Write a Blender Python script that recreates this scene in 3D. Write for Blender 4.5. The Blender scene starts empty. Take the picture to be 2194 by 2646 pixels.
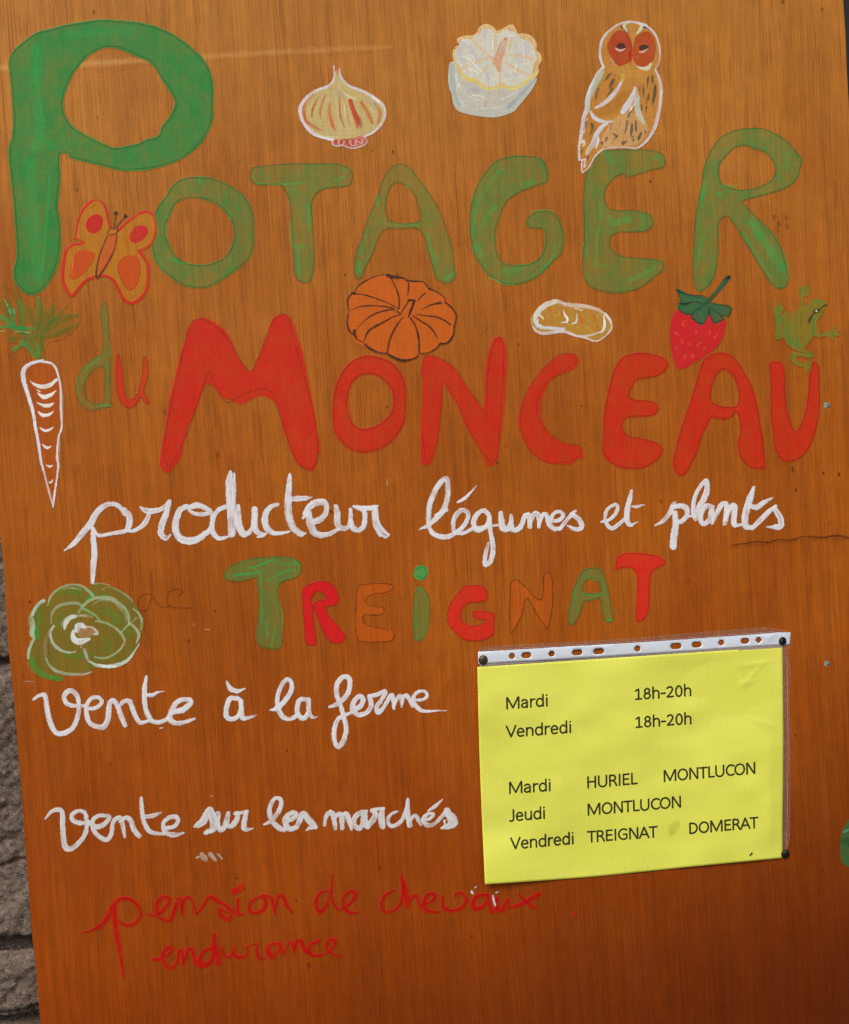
import bpy, bmesh, math, random
import numpy as np
from mathutils import Vector, Matrix
from mathutils.geometry import delaunay_2d_cdt
from math import radians as R_
sc = bpy.context.scene
COL = sc.collection

# ================================================================ camera, world, sun, exposure
IW, IH, FPX = 2194.0, 2646.0, 3600.0          # photograph size and focal length in its pixels
LEAN = R_(8.0)                                 # the board leans back against the wall
BU = Vector((1, 0, 0)); BV = Vector((0, math.sin(LEAN), math.cos(LEAN))); BN = Vector((0, -math.cos(LEAN), math.sin(LEAN)))
BO = Vector((0, 0, 0.66))                      # board point in the middle of the picture
BM = Matrix(((BU.x, BV.x, BN.x, BO.x), (BU.y, BV.y, BN.y, BO.y), (BU.z, BV.z, BN.z, BO.z), (0, 0, 0, 1)))
PITCH, YAW, ROLL, DIST = R_(3.1), R_(3.6), R_(3.75), 1.345
cd = (BU*math.sin(YAW) - BV*math.sin(PITCH) - BN*math.cos(YAW)).normalized()
cpos = BO - cd*DIST
crt = cd.cross(BV).normalized(); cup = crt.cross(cd).normalized()
cr, sr = math.cos(ROLL), math.sin(ROLL)
CR = crt*cr - cup*sr; CU = cup*cr + crt*sr
cam = bpy.data.cameras.new("camera"); co = bpy.data.objects.new("camera", cam); COL.objects.link(co)
co.matrix_world = Matrix(((CR.x, CU.x, -cd.x, cpos.x), (CR.y, CU.y, -cd.y, cpos.y), (CR.z, CU.z, -cd.z, cpos.z), (0, 0, 0, 1)))
cam.sensor_fit = 'VERTICAL'; cam.sensor_height = 24.0; cam.lens = FPX/IH*24.0
cam.clip_start = 0.01; cam.clip_end = 400
sc.camera = co
SUN_EL, SUN_AZ = R_(50), R_(208)               # azimuth from +Y clockwise; the light comes from behind the viewer's left
world = bpy.data.worlds.new("World"); sc.world = world; world.use_nodes = True
wt = world.node_tree; sky = wt.nodes.new('ShaderNodeTexSky'); sky.sky_type = 'NISHITA'; sky.sun_disc = False
sky.sun_elevation = SUN_EL; sky.sun_rotation = SUN_AZ; sky.dust_density = 4.0; sky.air_density = 1.4; sky.ozone_density = 1.0
wt.links.new(sky.outputs[0], wt.nodes['Background'].inputs[0]); wt.nodes['Background'].inputs[1].default_value = 0.10
sl = bpy.data.lights.new("sun", 'SUN'); sl.energy = 1.66; sl.angle = R_(26); sl.color = (1.0, .99, .98)
so = bpy.data.objects.new("sun", sl); COL.objects.link(so)
sdir = Vector((math.sin(SUN_AZ)*math.cos(SUN_EL), math.cos(SUN_AZ)*math.cos(SUN_EL), math.sin(SUN_EL)))
so.rotation_euler = sdir.to_track_quat('Z', 'Y').to_euler()
vs = sc.view_settings; vs.view_transform = 'Standard'; vs.look = 'None'; vs.exposure = 0.0; vs.gamma = 1.0; vs.use_curve_mapping = False
sc.cycles.transparent_max_bounces = 16; sc.cycles.use_denoising = False; sc.cycles.filter_width = 1.25; sc.cycles.use_adaptive_sampling = False

# ================================================================ picture pixel -> board coordinates (u, v) at height h over the board
_o = np.array(((cpos-BO).dot(BU), (cpos-BO).dot(BV), (cpos-BO).dot(BN)))
_b = lambda w: np.array((w.dot(BU), w.dot(BV), w.dot(BN)))
_R3, _U3, _D3 = _b(CR), _b(CU), _b(cd)
def to_board(px, py, h=0.0):
    px = np.asarray(px, float); py = np.asarray(py, float)
    d = _D3[:, None]*FPX + _R3[:, None]*(px.ravel()-IW/2) - _U3[:, None]*(py.ravel()-IH/2)
    t = (np.asarray(h, float)*np.ones(px.shape)).ravel() - _o[2]; t = t/d[2]
    return (_o[0]+d[0]*t).reshape(px.shape), (_o[1]+d[1]*t).reshape(px.shape)
def bp(px, py, h=0.0):
    u, v = to_board(np.array([px]), np.array([py]), h); return Vector((float(u[0]), float(v[0]), h))

# ================================================================ helpers
def tag(o, label=None, cat=None, group=None, kind=None):
    if label: o['label'] = label
    if cat: o['category'] = cat
    if group: o['group'] = group
    if kind: o['kind'] = kind
    return o
def link(name, me, parent=None, mat=None, label=None):
    o = bpy.data.objects.new(name, me); COL.objects.link(o)
    if mat is not None: me.materials.append(mat)
    if parent is not None: o.parent = parent
    if label: o['label'] = label
    return o
def empty(name, mw):
    o = bpy.data.objects.new(name, None); COL.objects.link(o); o.matrix_world = mw; o.empty_display_size = .05; return o
def grid_mesh(name, P, keep=None, smooth=True):
    """P: (ny, nx, 3) array of points; keep: (ny-1, nx-1) mask of cells"""
    ny, nx = P.shape[:2]
    idx = np.arange(ny*nx).reshape(ny, nx)
    a, b, c, d = idx[:-1, :-1], idx[:-1, 1:], idx[1:, 1:], idx[1:, :-1]
    q = np.stack((d, c, b, a), -1)
    q = q[keep] if keep is not None else q.reshape(-1, 4)
    q = q.reshape(-1, 4)
    used = np.unique(q); remap = np.full(ny*nx, -1, np.int64); remap[used] = np.arange(len(used))
    me = bpy.data.meshes.new(name); n = len(q)
    me.vertices.add(len(used)); me.vertices.foreach_set('co', P.reshape(-1, 3)[used].astype(np.float32).ravel())
    me.loops.add(n*4); me.loops.foreach_set('vertex_index', remap[q].astype(np.int32).ravel())
    me.polygons.add(n); me.polygons.foreach_set('loop_start', np.arange(0, n*4, 4, dtype=np.int32))
    me.polygons.foreach_set('loop_total', np.full(n, 4, np.int32))
    if smooth: me.polygons.foreach_set('use_smooth', np.ones(n, bool))
    me.update(calc_edges=True); me.validate()
    return me, used
_TB = np.random.RandomState(7).rand(256, 256).astype(np.float32)
def vn(x, y, seed=0):
    x = np.asarray(x, np.float32)+seed*13.37; y = np.asarray(y, np.float32)+seed*7.91
    x0 = np.floor(x); y0 = np.floor(y); fx = x-x0; fy = y-y0; fx = fx*fx*(3-2*fx); fy = fy*fy*(3-2*fy)
    ix = x0.astype(np.int32) & 255; iy = y0.astype(np.int32) & 255; ix1 = (ix+1) & 255; iy1 = (iy+1) & 255
    T = _TB; a = T[iy, ix]; b = T[iy, ix1]; c = T[iy1, ix]; d = T[iy1, ix1]
    return (a+(b-a)*fx)*(1-fy) + (c+(d-c)*fx)*fy
def fbm(x, y, seed=0, o=3):
    s = 0; t = 0; w = 1.0
    for k in range(o): s = s + w*vn(x*2**k, y*2**k, seed+k*17); t += w; w *= .5
    return s/t
def sst(a, b, x):
    t = np.clip((x-a)/(b-a), 0, 1); return t*t*(3-2*t)
def lin(c):
    c = np.array(c, float)/255.0
    return np.where(c <= .04045, c/12.92, ((c+.055)/1.055)**2.4)

# ================================================================ materials
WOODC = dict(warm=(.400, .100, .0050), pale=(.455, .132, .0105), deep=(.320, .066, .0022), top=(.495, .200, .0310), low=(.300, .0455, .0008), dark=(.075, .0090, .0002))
def nmat(name):
    m = bpy.data.materials.new(name); m.use_nodes = True; return m, m.node_tree, m.node_tree.nodes['Principled BSDF']
def N(t, typ, ins=None, **kw):
    n = t.nodes.new(typ)
    for k, v in kw.items(): setattr(n, k, v)
    for k, v in (ins or {}).items():
        if hasattr(v, 'bl_idname') or isinstance(v, bpy.types.NodeSocket): t.links.new(v, n.inputs[k])
        else: n.inputs[k].default_value = v
    return n
def noise(t, vec, sx, sy, sz, scale=1.0, detail=2.0, rough=.5, w=None):
    mp = N(t, 'ShaderNodeMapping', {0: vec, 3: (sx, sy, sz)})
    return N(t, 'ShaderNodeTexNoise', {'Vector': mp.outputs[0], 'Scale': scale, 'Detail': detail, 'Roughness': rough}).outputs[0]
def mr(t, v, a, b, c=0.0, d=1.0, smooth=True):
    return N(t, 'ShaderNodeMapRange', {0: v, 1: a, 2: b, 3: c, 4: d}, interpolation_type='SMOOTHSTEP' if smooth else 'LINEAR').outputs[0]
def mth(t, op, a, b=0.0):
    return N(t, 'ShaderNodeMath', {0: a, 1: b}, operation=op).outputs[0]
def mixc(t, f, a, b, bt='MIX'):
    n = t.nodes.new('ShaderNodeMix'); n.data_type = 'RGBA'; n.blend_type = bt
    for i, v in ((0, f), (6, a), (7, b)):
        if isinstance(v, bpy.types.NodeSocket): t.links.new(v, n.inputs[i])
        else: n.inputs[i].default_value = v if i == 0 else (*v, 1)[:4]
    return n.outputs[2]
def pores(t, vec):
    """short dark open pores of the rotary veneer, running up the board"""
    a = noise(t, vec, 1050, 26, 1, 1, 1.0, .5); b = noise(t, vec, 40, 5.0, 1, 1, 2, .5)
    c = noise(t, vec, 820, 13, 1, 1, 1.0, .5); d = noise(t, vec, 600, 5.5, 1, 1, 0.0, .5)
    p1 = mr(t, a, .56, .70); p2 = mr(t, c, .60, .72); p3 = mr(t, d, .68, .78)
    g = mr(t, b, .35, .65, .35, 1.0)
    return mth(t, 'MULTIPLY', mth(t, 'MAXIMUM', mth(t, 'MAXIMUM', mth(t, 'MULTIPLY', p1, .7), p2), mth(t, 'MULTIPLY', p3, .8)), g)
def veneer(t, ov):
    wob = noise(t, ov, 5, 1.3, 1, 1, 1, .5)                                     # grain wanders a little sideways
    sep = N(t, 'ShaderNodeSeparateXYZ', {0: ov})
    x2 = mth(t, 'ADD', sep.outputs[0], mth(t, 'MULTIPLY', mth(t, 'SUBTRACT', wob, .5), .03))
    vec = N(t, 'ShaderNodeCombineXYZ', {0: x2, 1: sep.outputs[1], 2: 0.0}).outputs[0]
    band = noise(t, vec, 18, 2.2, 1, 1, 3, .6); med = noise(t, vec, 150, 3.6, 1, 1, 3, .6); fine = noise(t, vec, 700, 11, 1, 1, 2, .7)
    mot = noise(t, vec, 7, 4.5, 1, 1, 3, .55); rip = noise(t, vec, 90, 45, 1, 1, 3, .6)
    warm = WOODC['warm']; pale = WOODC['pale']; deep = WOODC['deep']; top = WOODC['top']; low = WOODC['low']
    c = mixc(t, mr(t, band, .30, .70), deep, pale)
    c = mixc(t, .64, c, warm)
    blot = mr(t, noise(t, vec, 12, 7, 1, 1, 3, .6), .58, .76, 0, .30); c = mixc(t, blot, c, (.36, .085, .012))
    hz = mth(t, 'ADD', sep.outputs[1], mth(t, 'MULTIPLY', mth(t, 'SUBTRACT', mot, .5), .40))
    c = mixc(t, mr(t, hz, .02, .56, 0, .80), c, top)                            # sun-faded and yellower towards the top, with the varnish's sky haze painted in
    c = mixc(t, mr(t, hz, .12, -.52, 0, .85), c, low)                            # the stain has stayed deep and red lower down
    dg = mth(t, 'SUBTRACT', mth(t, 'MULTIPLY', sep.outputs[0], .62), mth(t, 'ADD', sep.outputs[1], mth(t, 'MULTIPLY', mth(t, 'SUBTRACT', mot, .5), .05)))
    c = mixc(t, mr(t, dg, .26, .90, 0, .90), c, WOODC['dark'])                    # light falloff towards the lower right painted in, on top of deeper stain
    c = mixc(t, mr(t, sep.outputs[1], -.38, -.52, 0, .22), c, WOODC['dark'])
    c = mixc(t, 1.0, c, mr(t, mot, .25, .75, .945, 1.055), 'MULTIPLY')
    c = mixc(t, 1.0, c, mr(t, med, .25, .75, .89, 1.10), 'MULTIPLY')
    c = mixc(t, 1.0, c, mr(t, fine, .2, .8, .86, 1.14), 'MULTIPLY')
    c = mixc(t, 1.0, c, mr(t, rip, .25, .75, .93, 1.07), 'MULTIPLY')
    po = pores(t, ov)
    c = mixc(t, mth(t, 'MULTIPLY', po, .46), c, (.13, .026, .004))
    return c, po, fine, vec
def mat_wood():
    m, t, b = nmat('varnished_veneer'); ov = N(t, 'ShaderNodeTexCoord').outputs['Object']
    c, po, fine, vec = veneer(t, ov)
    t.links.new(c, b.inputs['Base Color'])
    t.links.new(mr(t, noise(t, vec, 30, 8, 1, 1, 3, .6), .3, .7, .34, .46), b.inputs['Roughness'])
    b.inputs['Specular IOR Level'].default_value = .16
    hgt = mth(t, 'SUBTRACT', mth(t, 'MULTIPLY', fine, .3), po)
    bu = N(t, 'ShaderNodeBump', {'Strength': .35, 'Distance': .0004, 'Height': hgt}); t.links.new(bu.outputs[0], b.inputs['Normal'])
    return m
def mat_paint():
    """paint over veneer: where the coat is thin the veneer's own colour comes through it"""
    m, t, b = nmat('brushed_paint')
    at = N(t, 'ShaderNodeAttribute', attribute_name='Pig'); ov = N(t, 'ShaderNodeTexCoord').outputs['Object']
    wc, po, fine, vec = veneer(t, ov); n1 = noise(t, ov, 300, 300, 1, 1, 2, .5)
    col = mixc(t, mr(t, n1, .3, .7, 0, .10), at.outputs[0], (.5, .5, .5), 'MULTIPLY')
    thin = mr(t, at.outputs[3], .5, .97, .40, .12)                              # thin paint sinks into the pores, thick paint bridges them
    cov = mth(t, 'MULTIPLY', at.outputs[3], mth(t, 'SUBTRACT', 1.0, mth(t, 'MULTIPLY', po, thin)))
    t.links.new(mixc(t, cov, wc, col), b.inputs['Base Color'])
    t.links.new(mth(t, 'GREATER_THAN', at.outputs[3], .010), b.inputs['Alpha'])
    b.inputs['Roughness'].default_value = .36; b.inputs['Specular IOR Level'].default_value = .16
    bu = N(t, 'ShaderNodeBump', {'Strength': .3, 'Distance': .0003, 'Height': mth(t, 'SUBTRACT', n1, po)}); t.links.new(bu.outputs[0], b.inputs['Normal'])
    return m

# ================================================================ brush engine: strokes and fills are laid on a fine grid, every painted thing becomes its own relief mesh
ELS = []; CUR = None; TR = (0, 0, 1.0); ALB = 1/.86
def G(x0, y0, s):
    global TR; TR = (x0, y0, s)
def E(name, label, step, z):
    global CUR; CUR = dict(name=name, label=label, step=step, z=z, ops=[]); ELS.append(CUR)
def _pts(s):
    o = []; c = []
    for w in s.split():
        k = w.endswith('!'); a, b = w.rstrip('!').split(','); o.append((TR[0]+float(a)/TR[2], TR[1]+float(b)/TR[2])); c.append(k)
    return np.array(o), c
def _spl(P, closed, corner=None, n=6):
    m = len(P); out = []; par = []
    if m == 2 and not closed: return np.array([P[0], (P[0]+P[1])/2, P[1]]), np.array([0, .5, 1.0])
    for i in range(m if closed else m-1):
        g = lambda k: P[k % m] if closed else P[min(max(k, 0), m-1)]
        p0, p1, p2, p3 = g(i-1), g(i), g(i+1), g(i+2)
        if corner and corner[i % m]: p0 = p1
        if corner and corner[(i+1) % m]: p3 = p2
        for j in range(n):
            t = j/n; t2 = t*t; t3 = t2*t
            out.append(.5*((2*p1)+(p2-p0)*t+(2*p0-5*p1+4*p2-p3)*t2+(3*p1-p0-3*p2+p3)*t3)); par.append(i+t)
    if not closed: out.append(P[-1]); par.append(m-1)
    return np.array(out), np.array(par)/(m if closed else m-1)
def F(col, al, pts, *holes, lo=.8, rag=2.0, soft=2.0):
    loops = []
    for s in (pts,)+holes:
        P, c = _pts(s); loops.append(_spl(P, True, c, 5)[0])
    CUR['ops'].append(('F', lin(col)*ALB, al, loops, lo, rag/TR[2], max(soft/TR[2], 1.3)))
def S(col, al, w, pts, streak=.3, rag=None, soft=1.5):
    P, c = _pts(pts); Q, par = _spl(P, False, None, 5)
    w = np.array(w if isinstance(w, tuple) else (w,), float)/TR[2]; w = w + (np.minimum(.9, w*.35) if CUR['name'] != 'painted_word' else 0.0)
    ww = np.interp(par, np.linspace(0, 1, len(w)), w) if len(w) > 1 else np.full(len(par), w[0])
    CUR['ops'].append(('S', lin(col)*ALB, al, Q, ww, streak, (.5+.05*w.max()) if rag is None else rag/TR[2], max(soft/TR[2], 1.3)))
def PO(al, pts, *holes, inset=0):
    for k, s in enumerate((pts,)+holes):
        P, c = _pts(s); Q = _spl(P, True, c, 5)[0]
        nx = np.roll(Q, -1, 0)-np.roll(Q, 1, 0); nx /= np.maximum(np.linalg.norm(nx, axis=1), 1e-6)[:, None]
        A = .5*np.sum(Q[:, 0]*np.roll(Q[:, 1], -1)-np.roll(Q[:, 0], -1)*Q[:, 1])
        nr = np.stack((-nx[:, 1], nx[:, 0]), 1)*np.sign(A)*(1 if k == 0 else -1)
        off = inset/TR[2] + 1.6 + 2.2*(vn(Q[:, 0]/40, Q[:, 1]/40, 5)-.5)
        Q = Q + nr*off[:, None]; Q = np.vstack((Q, Q[:1]))
        CUR['ops'].append(('S', lin((54, 40, 16))*ALB, al, Q, np.full(len(Q), 2.3), .2, .4, 1.4))
def _segd(X, Y, D, Sx, T, a, b, s0, wa, wb, R, st, x0, y0):
    lx, hx = min(a[0], b[0])-R, max(a[0], b[0])+R; ly, hy = min(a[1], b[1])-R, max(a[1], b[1])+R
    i0, i1 = max(int((ly-y0)/st), 0), min(int((hy-y0)/st)+2, D.shape[0]); j0, j1 = max(int((lx-x0)/st), 0), min(int((hx-x0)/st)+2, D.shape[1])
    if i0 >= i1 or j0 >= j1: return
    xx = X[j0:j1][None, :]-a[0]; yy = Y[i0:i1][:, None]-a[1]; dx, dy = b[0]-a[0], b[1]-a[1]; L2 = dx*dx+dy*dy+1e-9; L = L2**.5
    t = np.clip((xx*dx+yy*dy)/L2, 0, 1); d = np.hypot(xx-t*dx, yy-t*dy) - (wa+(wb-wa)*t)*.5
    cur = D[i0:i1, j0:j1]; mk = d < cur; cur[mk] = d[mk]
    if Sx is not None:
        Sx[i0:i1, j0:j1][mk] = (s0+t*L)[mk]; T[i0:i1, j0:j1][mk] = ((xx*dy-yy*dx)/L)[mk]
def render_el(el, k):
    st = el['step']; lo_ = np.array([1e9, 1e9]); hi_ = -lo_
    for op in el['ops']:
        for Q in (op[3] if op[0] == 'F' else [op[3]]):
            m = 6 if op[0] == 'F' else op[4].max()*.5+6+op[7]
            lo_ = np.minimum(lo_, Q.min(0)-m); hi_ = np.maximum(hi_, Q.max(0)+m)
    lo_ = np.maximum(lo_, el.get('clip', (-60, -40, 2230, 2700))[:2]); hi_ = np.minimum(hi_, el.get('clip', (-60, -40, 2230, 2700))[2:])
    x0, y0 = lo_; nx = int((hi_[0]-x0)/st)+2; ny = int((hi_[1]-y0)/st)+2
    x0 = float(x0); y0 = float(y0); XA = (x0+np.arange(nx)*st).astype(np.float32); YA = (y0+np.arange(ny)*st).astype(np.float32); XX, YY = np.meshgrid(XA, YA)
    gRGB = np.zeros((ny, nx, 3), np.float32); gA = np.zeros((ny, nx), np.float32); gH = np.zeros((ny, nx), np.float32)
    for q, op in enumerate(el['ops']):
        sd = (k*31+q*7) % 97
        LP = np.vstack(op[3]) if op[0] == 'F' else op[3]; m = 5 if op[0] == 'F' else op[4].max()*.5+4+op[7]
        j0 = max(int((LP[:, 0].min()-m-x0)/st), 0); j1 = min(int((LP[:, 0].max()+m-x0)/st)+2, nx); i0 = max(int((LP[:, 1].min()-m-y0)/st), 0); i1 = min(int((LP[:, 1].max()+m-y0)/st)+2, ny)
        if j1-j0 < 2 or i1-i0 < 2: continue
        win = (slice(i0, i1), slice(j0, j1)); X, Y = XA[j0:j1], YA[i0:i1]; WX, WY_ = XX[win], YY[win]; bx, by = float(X[0]), float(Y[0]); sh = WX.shape
        if op[0] == 'F':
            _, col, al, loops, lo, rag, soft = op
            inside = np.zeros(sh, bool); D = np.full(sh, 12.0, np.float32)
            for Q in loops:
                for a, b in zip(Q.tolist(), np.roll(Q, -1, 0).tolist()):
                    _segd(X, Y, D, None, None, a, b, 0, 0, 0, 12, st, bx, by)
                    if a[1] == b[1]: continue
                    ya, yb = (a, b) if a[1] < b[1] else (b, a)
                    r0 = max(int(math.ceil((ya[1]-by)/st)), 0); r1 = min(int(math.ceil((yb[1]-by)/st)), sh[0])
                    if r1 > r0:
                        yy = Y[r0:r1]; xc = ya[0]+(yb[0]-ya[0])*(yy-ya[1])/(yb[1]-ya[1])
                        inside[r0:r1] ^= X[None, :] > xc[:, None]
            sd_ = np.where(inside, -D, D) + rag*2*(fbm(WX/7, WY_/7, sd, 2)-.5)
            cov = np.clip(.5-sd_/soft, 0, 1)
            n = fbm(WX/34, WY_/48, sd+3, 4); n = sst(.27, .72, n)*.6+sst(.35, .65, fbm(WX/13, WY_/19, sd+11, 3))*.4; fs = vn(WX/2.6, WY_/40, sd+5)*.5+vn(WX/30, WY_/2.8, sd+6)*.5
            edge = sst(-9, -2, sd_)*.25
            a = al*(lo+(1-lo)*np.clip(n*.75+fs*.35+edge-.1, 0, 1))*cov
            cc = col[None, None]*(1+.16*(fs-.5)[..., None]*2*.6)
            Hn = a*.00016*(1+.6*(fs-.5))
        else:
            _, col, al, Q, ww, streak, rag, soft = op
            D = np.full(sh, 99.0, np.float32); Sx = np.zeros(sh, np.float32); T = np.zeros(sh, np.float32); s = 0.0; ql = Q.tolist()
            for i in range(len(Q)-1):
                a, b = ql[i], ql[i+1]; wm = max(ww[i], ww[i+1])*.5; _segd(X, Y, D, Sx, T, a, b, s, ww[i], ww[i+1], wm+3+soft, st, bx, by); s += math.hypot(b[0]-a[0], b[1]-a[1])
            D = D + rag*2*(vn(WX/3.2, WY_/3.2, sd)*.6+vn(WX/8, WY_/8, sd+1)*.4-.5)
            cov = np.clip(.5-D/soft, 0, 1)
            br = vn(T/1.7+40, Sx/26, sd+2)*.65+vn(T/3.5+9, Sx/60, sd+4)*.35
            dry = .55+.75*sst(.5, 1.0, Sx/max(s, 1))
            a = al*cov*(1-streak*dry*sst(.48, .85, br)*(.85 if ww.max() > 5 else .5))
            if streak > .2: a = a*(1-.36*sst(.5, .85, vn(WX/16, WY_/16, sd+12)*.6+vn(T/3, Sx/45, sd+13)*.4))
            cc = col[None, None]*(1+(.22*(vn(T/2.2, Sx/35, sd+8)-.5))[..., None])
            Hn = a*(.00010+.00018*min(ww.max()/16, 1))*(1-.7*(br-.3)*streak)
        gH[win] = np.maximum(gH[win], Hn); A0 = gA[win]
        ao = a+A0*(1-a); w = np.where(ao > 1e-4, a/np.maximum(ao, 1e-4), 0)[..., None]
        gRGB[win] = cc*w+gRGB[win]*(1-w); gA[win] = ao
    rgb, A, H = gRGB, gA, gH
    W = (A > .004).astype(float); C = rgb*W[..., None]
    for _ in range(2):                                                        # carry colour past the edge so it does not fade to black
        Cs = C.copy(); Ws = W.copy()
        for dy, dx in ((0, 1), (0, -1), (1, 0), (-1, 0)):
            Cs += np.roll(C, (dy, dx), (0, 1)); Ws += np.roll(W, (dy, dx), (0, 1))
        f = W < .5; nz = Ws > 0; C = np.where((f & nz)[..., None], Cs/np.maximum(Ws, 1e-6)[..., None], C); W = np.where(f & nz, 1.0, W)
    mx = np.maximum(np.maximum(A[:-1, :-1], A[:-1, 1:]), np.maximum(A[1:, :-1], A[1:, 1:]))
    hb = el.get('hfun'); base = (hb(XX, YY) if hb else 0.0) + .00006 + .00010*el['z']
    Z = base + H*el.get('hs', 1.0)
    u, v = to_board(XX, YY, Z); P = np.stack((u, v, Z), -1)
    me, used = grid_mesh(el['name'], P, mx > .006)
    ca = me.color_attributes.new('Pig', 'FLOAT_COLOR', 'POINT')
    ca.data.foreach_set('color', np.concatenate((np.clip(C, 0, .92), A[..., None]), -1).reshape(-1, 4)[used].astype(np.float32).ravel())
    return me
UL, UR = -.4035, .4375
# ---------------------------------------------------------------- traced art, upper half
GRN=(14,128,58); GRD=(40,120,50); RED=(194,30,18); WHT=(214,216,212); PEN=(60,40,20)
PCW=0
def letter(x0,y0,s,label,col,al,pts,holes=(),lo=.45,extra=(),z=1,pen=.62,soft=2.2,lead=0,name='painted_letter'):
    G(x0,y0,s); E(name,label,2.3,z); al=min(al+.10,.97) if al>.5 else al+.06
    F(col,al,pts,*holes,lo=lo,rag=2.2,soft=soft)
    for e in extra:
        big = (max(e[2]) if isinstance(e[2], tuple) else e[2]) > 15
        e = (e[0], e[1]*(.75 if big else .9))+tuple(e[2:])
        S(*e, **(dict(streak=.9, soft=.55*(max(e[2]) if isinstance(e[2], tuple) else e[2]), rag=9) if big else dict(streak=.7)))
    if pen: PO(pen,pts,*holes,inset=lead)
BG=(0,160,76)
letter(0,0,2.625,'very large green capital letter P at the top left of the board',GRN,.92,
 "60,470 62,390 110,320 190,255 255,215 330,195 450,165 600,140 700,130 800,135 950,150 1080,185 1200,245 1300,320 1370,385 1425,470 1445,560 1452,640 1448,720 1445,820 1400,920 1340,1000 1260,1065 1150,1115 1020,1150 900,1160 820,1158 720,1135 600,1105 480,1075 460,1045 410,1045! 408,1100 412,1200 405,1300 395,1400 410,1500 415,1600 410,1700 395,1790 360,1870 310,1950 250,1995 200,2003 150,1975 110,1930 90,1880 92,1820 110,1740 105,1600 95,1450 85,1330 70,1200 60,1100 58,1000 80,920 85,800 75,620",
 ["430,690 440,640 480,540 520,470 590,390 650,350 720,325 790,330 850,350 930,385 1010,420 1060,480 1100,550 1150,620 1185,690 1175,740 1140,800 1100,850 1070,920 1000,940 940,970 870,985 780,998 700,970 600,920 500,860 450,790 430,730"],
 lo=.8,lead=9,extra=[(BG,.55,60,"250,330 240,500 250,700 270,860 240,1000"),(BG,.4,70,"200,1100 220,1400 240,1700 250,1880"),(BG,.75,10,"335,1200 325,1400 305,1600 290,1800 250,1900"),(BG,.4,50,"470,240 620,225 760,215 900,200"),(BG,.5,40,"280,930 360,1000"),(BG,.8,8,"800,1140 900,1150 980,1155"),(BG,.7,7,"500,880 600,930 700,985")])
letter(380,380,3.109,'first small green capital O, its ring behind the butterfly wing',GRN,.72,
 "330,240 430,235 520,245 620,280 720,340 790,400 840,490 862,600 860,700 862,780 830,890 770,950 700,1005 620,1060 560,1100 500,1125 420,1135 330,1128 250,1095 180,1040 110,980 60,900 38,820 35,740 50,650 55,550 90,470 150,390 200,310 260,260",
 ["235,455 300,420 380,412 460,425 540,455 600,495 650,550 680,600 698,680 690,760 660,830 620,880 570,910 500,935 430,942 360,935 290,915 230,865 190,800 165,740 155,690 160,620 185,560 210,500"],
 lo=.5,lead=6,extra=[(BG,.9,9,"172,875 200,905 260,925 340,940"),(BG,.8,14,"668,520 668,580"),(BG,.7,12,"200,500 180,560"),(BG,.6,12,"150,620 160,730"),(BG,.5,14,"60,880 110,960 150,1000"),(BG,.6,20,"420,260 420,290")])
letter(380,380,3.109,'green capital T between the O and the A',GRN,.58,
 "830,200 850,165 920,150 1050,138 1200,128 1350,130 1480,128 1570,140 1630,175 1655,230 1645,285 1620,310 1560,322 1450,335 1390,355 1350,390 1330,450 1330,560 1340,700 1345,820 1345,950 1330,1040 1310,1080 1270,1092 1230,1082 1195,1050 1175,980 1168,850 1158,700 1150,570 1142,450 1120,370 1085,315 1040,300 960,308 880,303 840,280 822,240",
 lo=.45,extra=[(BG,.85,12,"1290,460 1300,560 1302,660"),(BG,.9,9,"1215,800 1215,900 1225,1030"),(BG,.8,9,"1180,800 1225,800 1265,790"),(BG,.6,12,"880,295 1000,300 1160,295 1240,290"),(BG,.5,30,"1580,180 1610,185"),(BG,.5,24,"1520,270 1580,240"),(BG,.5,18,"1170,340 1175,380"),(BG,.6,12,"1150,600 1160,760 1172,800")])
letter(900,380,3.109,'green capital A above the pumpkin, in the upper word',GRN,.55,
 "44,1020 50,900 75,800 120,690 160,560 200,480 240,370 270,280 310,200 360,150 410,135 460,145 520,190 580,270 650,370 700,450 740,520 780,630 815,730 845,860 858,980 860,1050 830,1085 780,1098 740,1080 700,1050 680,990 655,900 630,820 620,750 590,690 550,655 480,655 400,660 320,660 270,690 240,750 200,850 160,930 130,990 105,1050 80,1060",
 ["385,285 440,300 490,330 530,390 555,450 580,540 575,590 520,605 450,610 380,600 330,580 305,520 305,450 320,370 350,310"],
 lo=.45,extra=[(BG,.85,26,"85,930 90,1000"),(BG,.6,22,"470,300 480,325"),(BG,.6,24,"230,400 230,460"),(BG,.6,22,"640,700 650,780 680,860 690,920"),(BG,.6,28,"780,1060 840,1020"),(BG,.5,20,"130,700 130,780 100,850"),(BG,.5,16,"250,590 320,620 420,625 560,630")])
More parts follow.
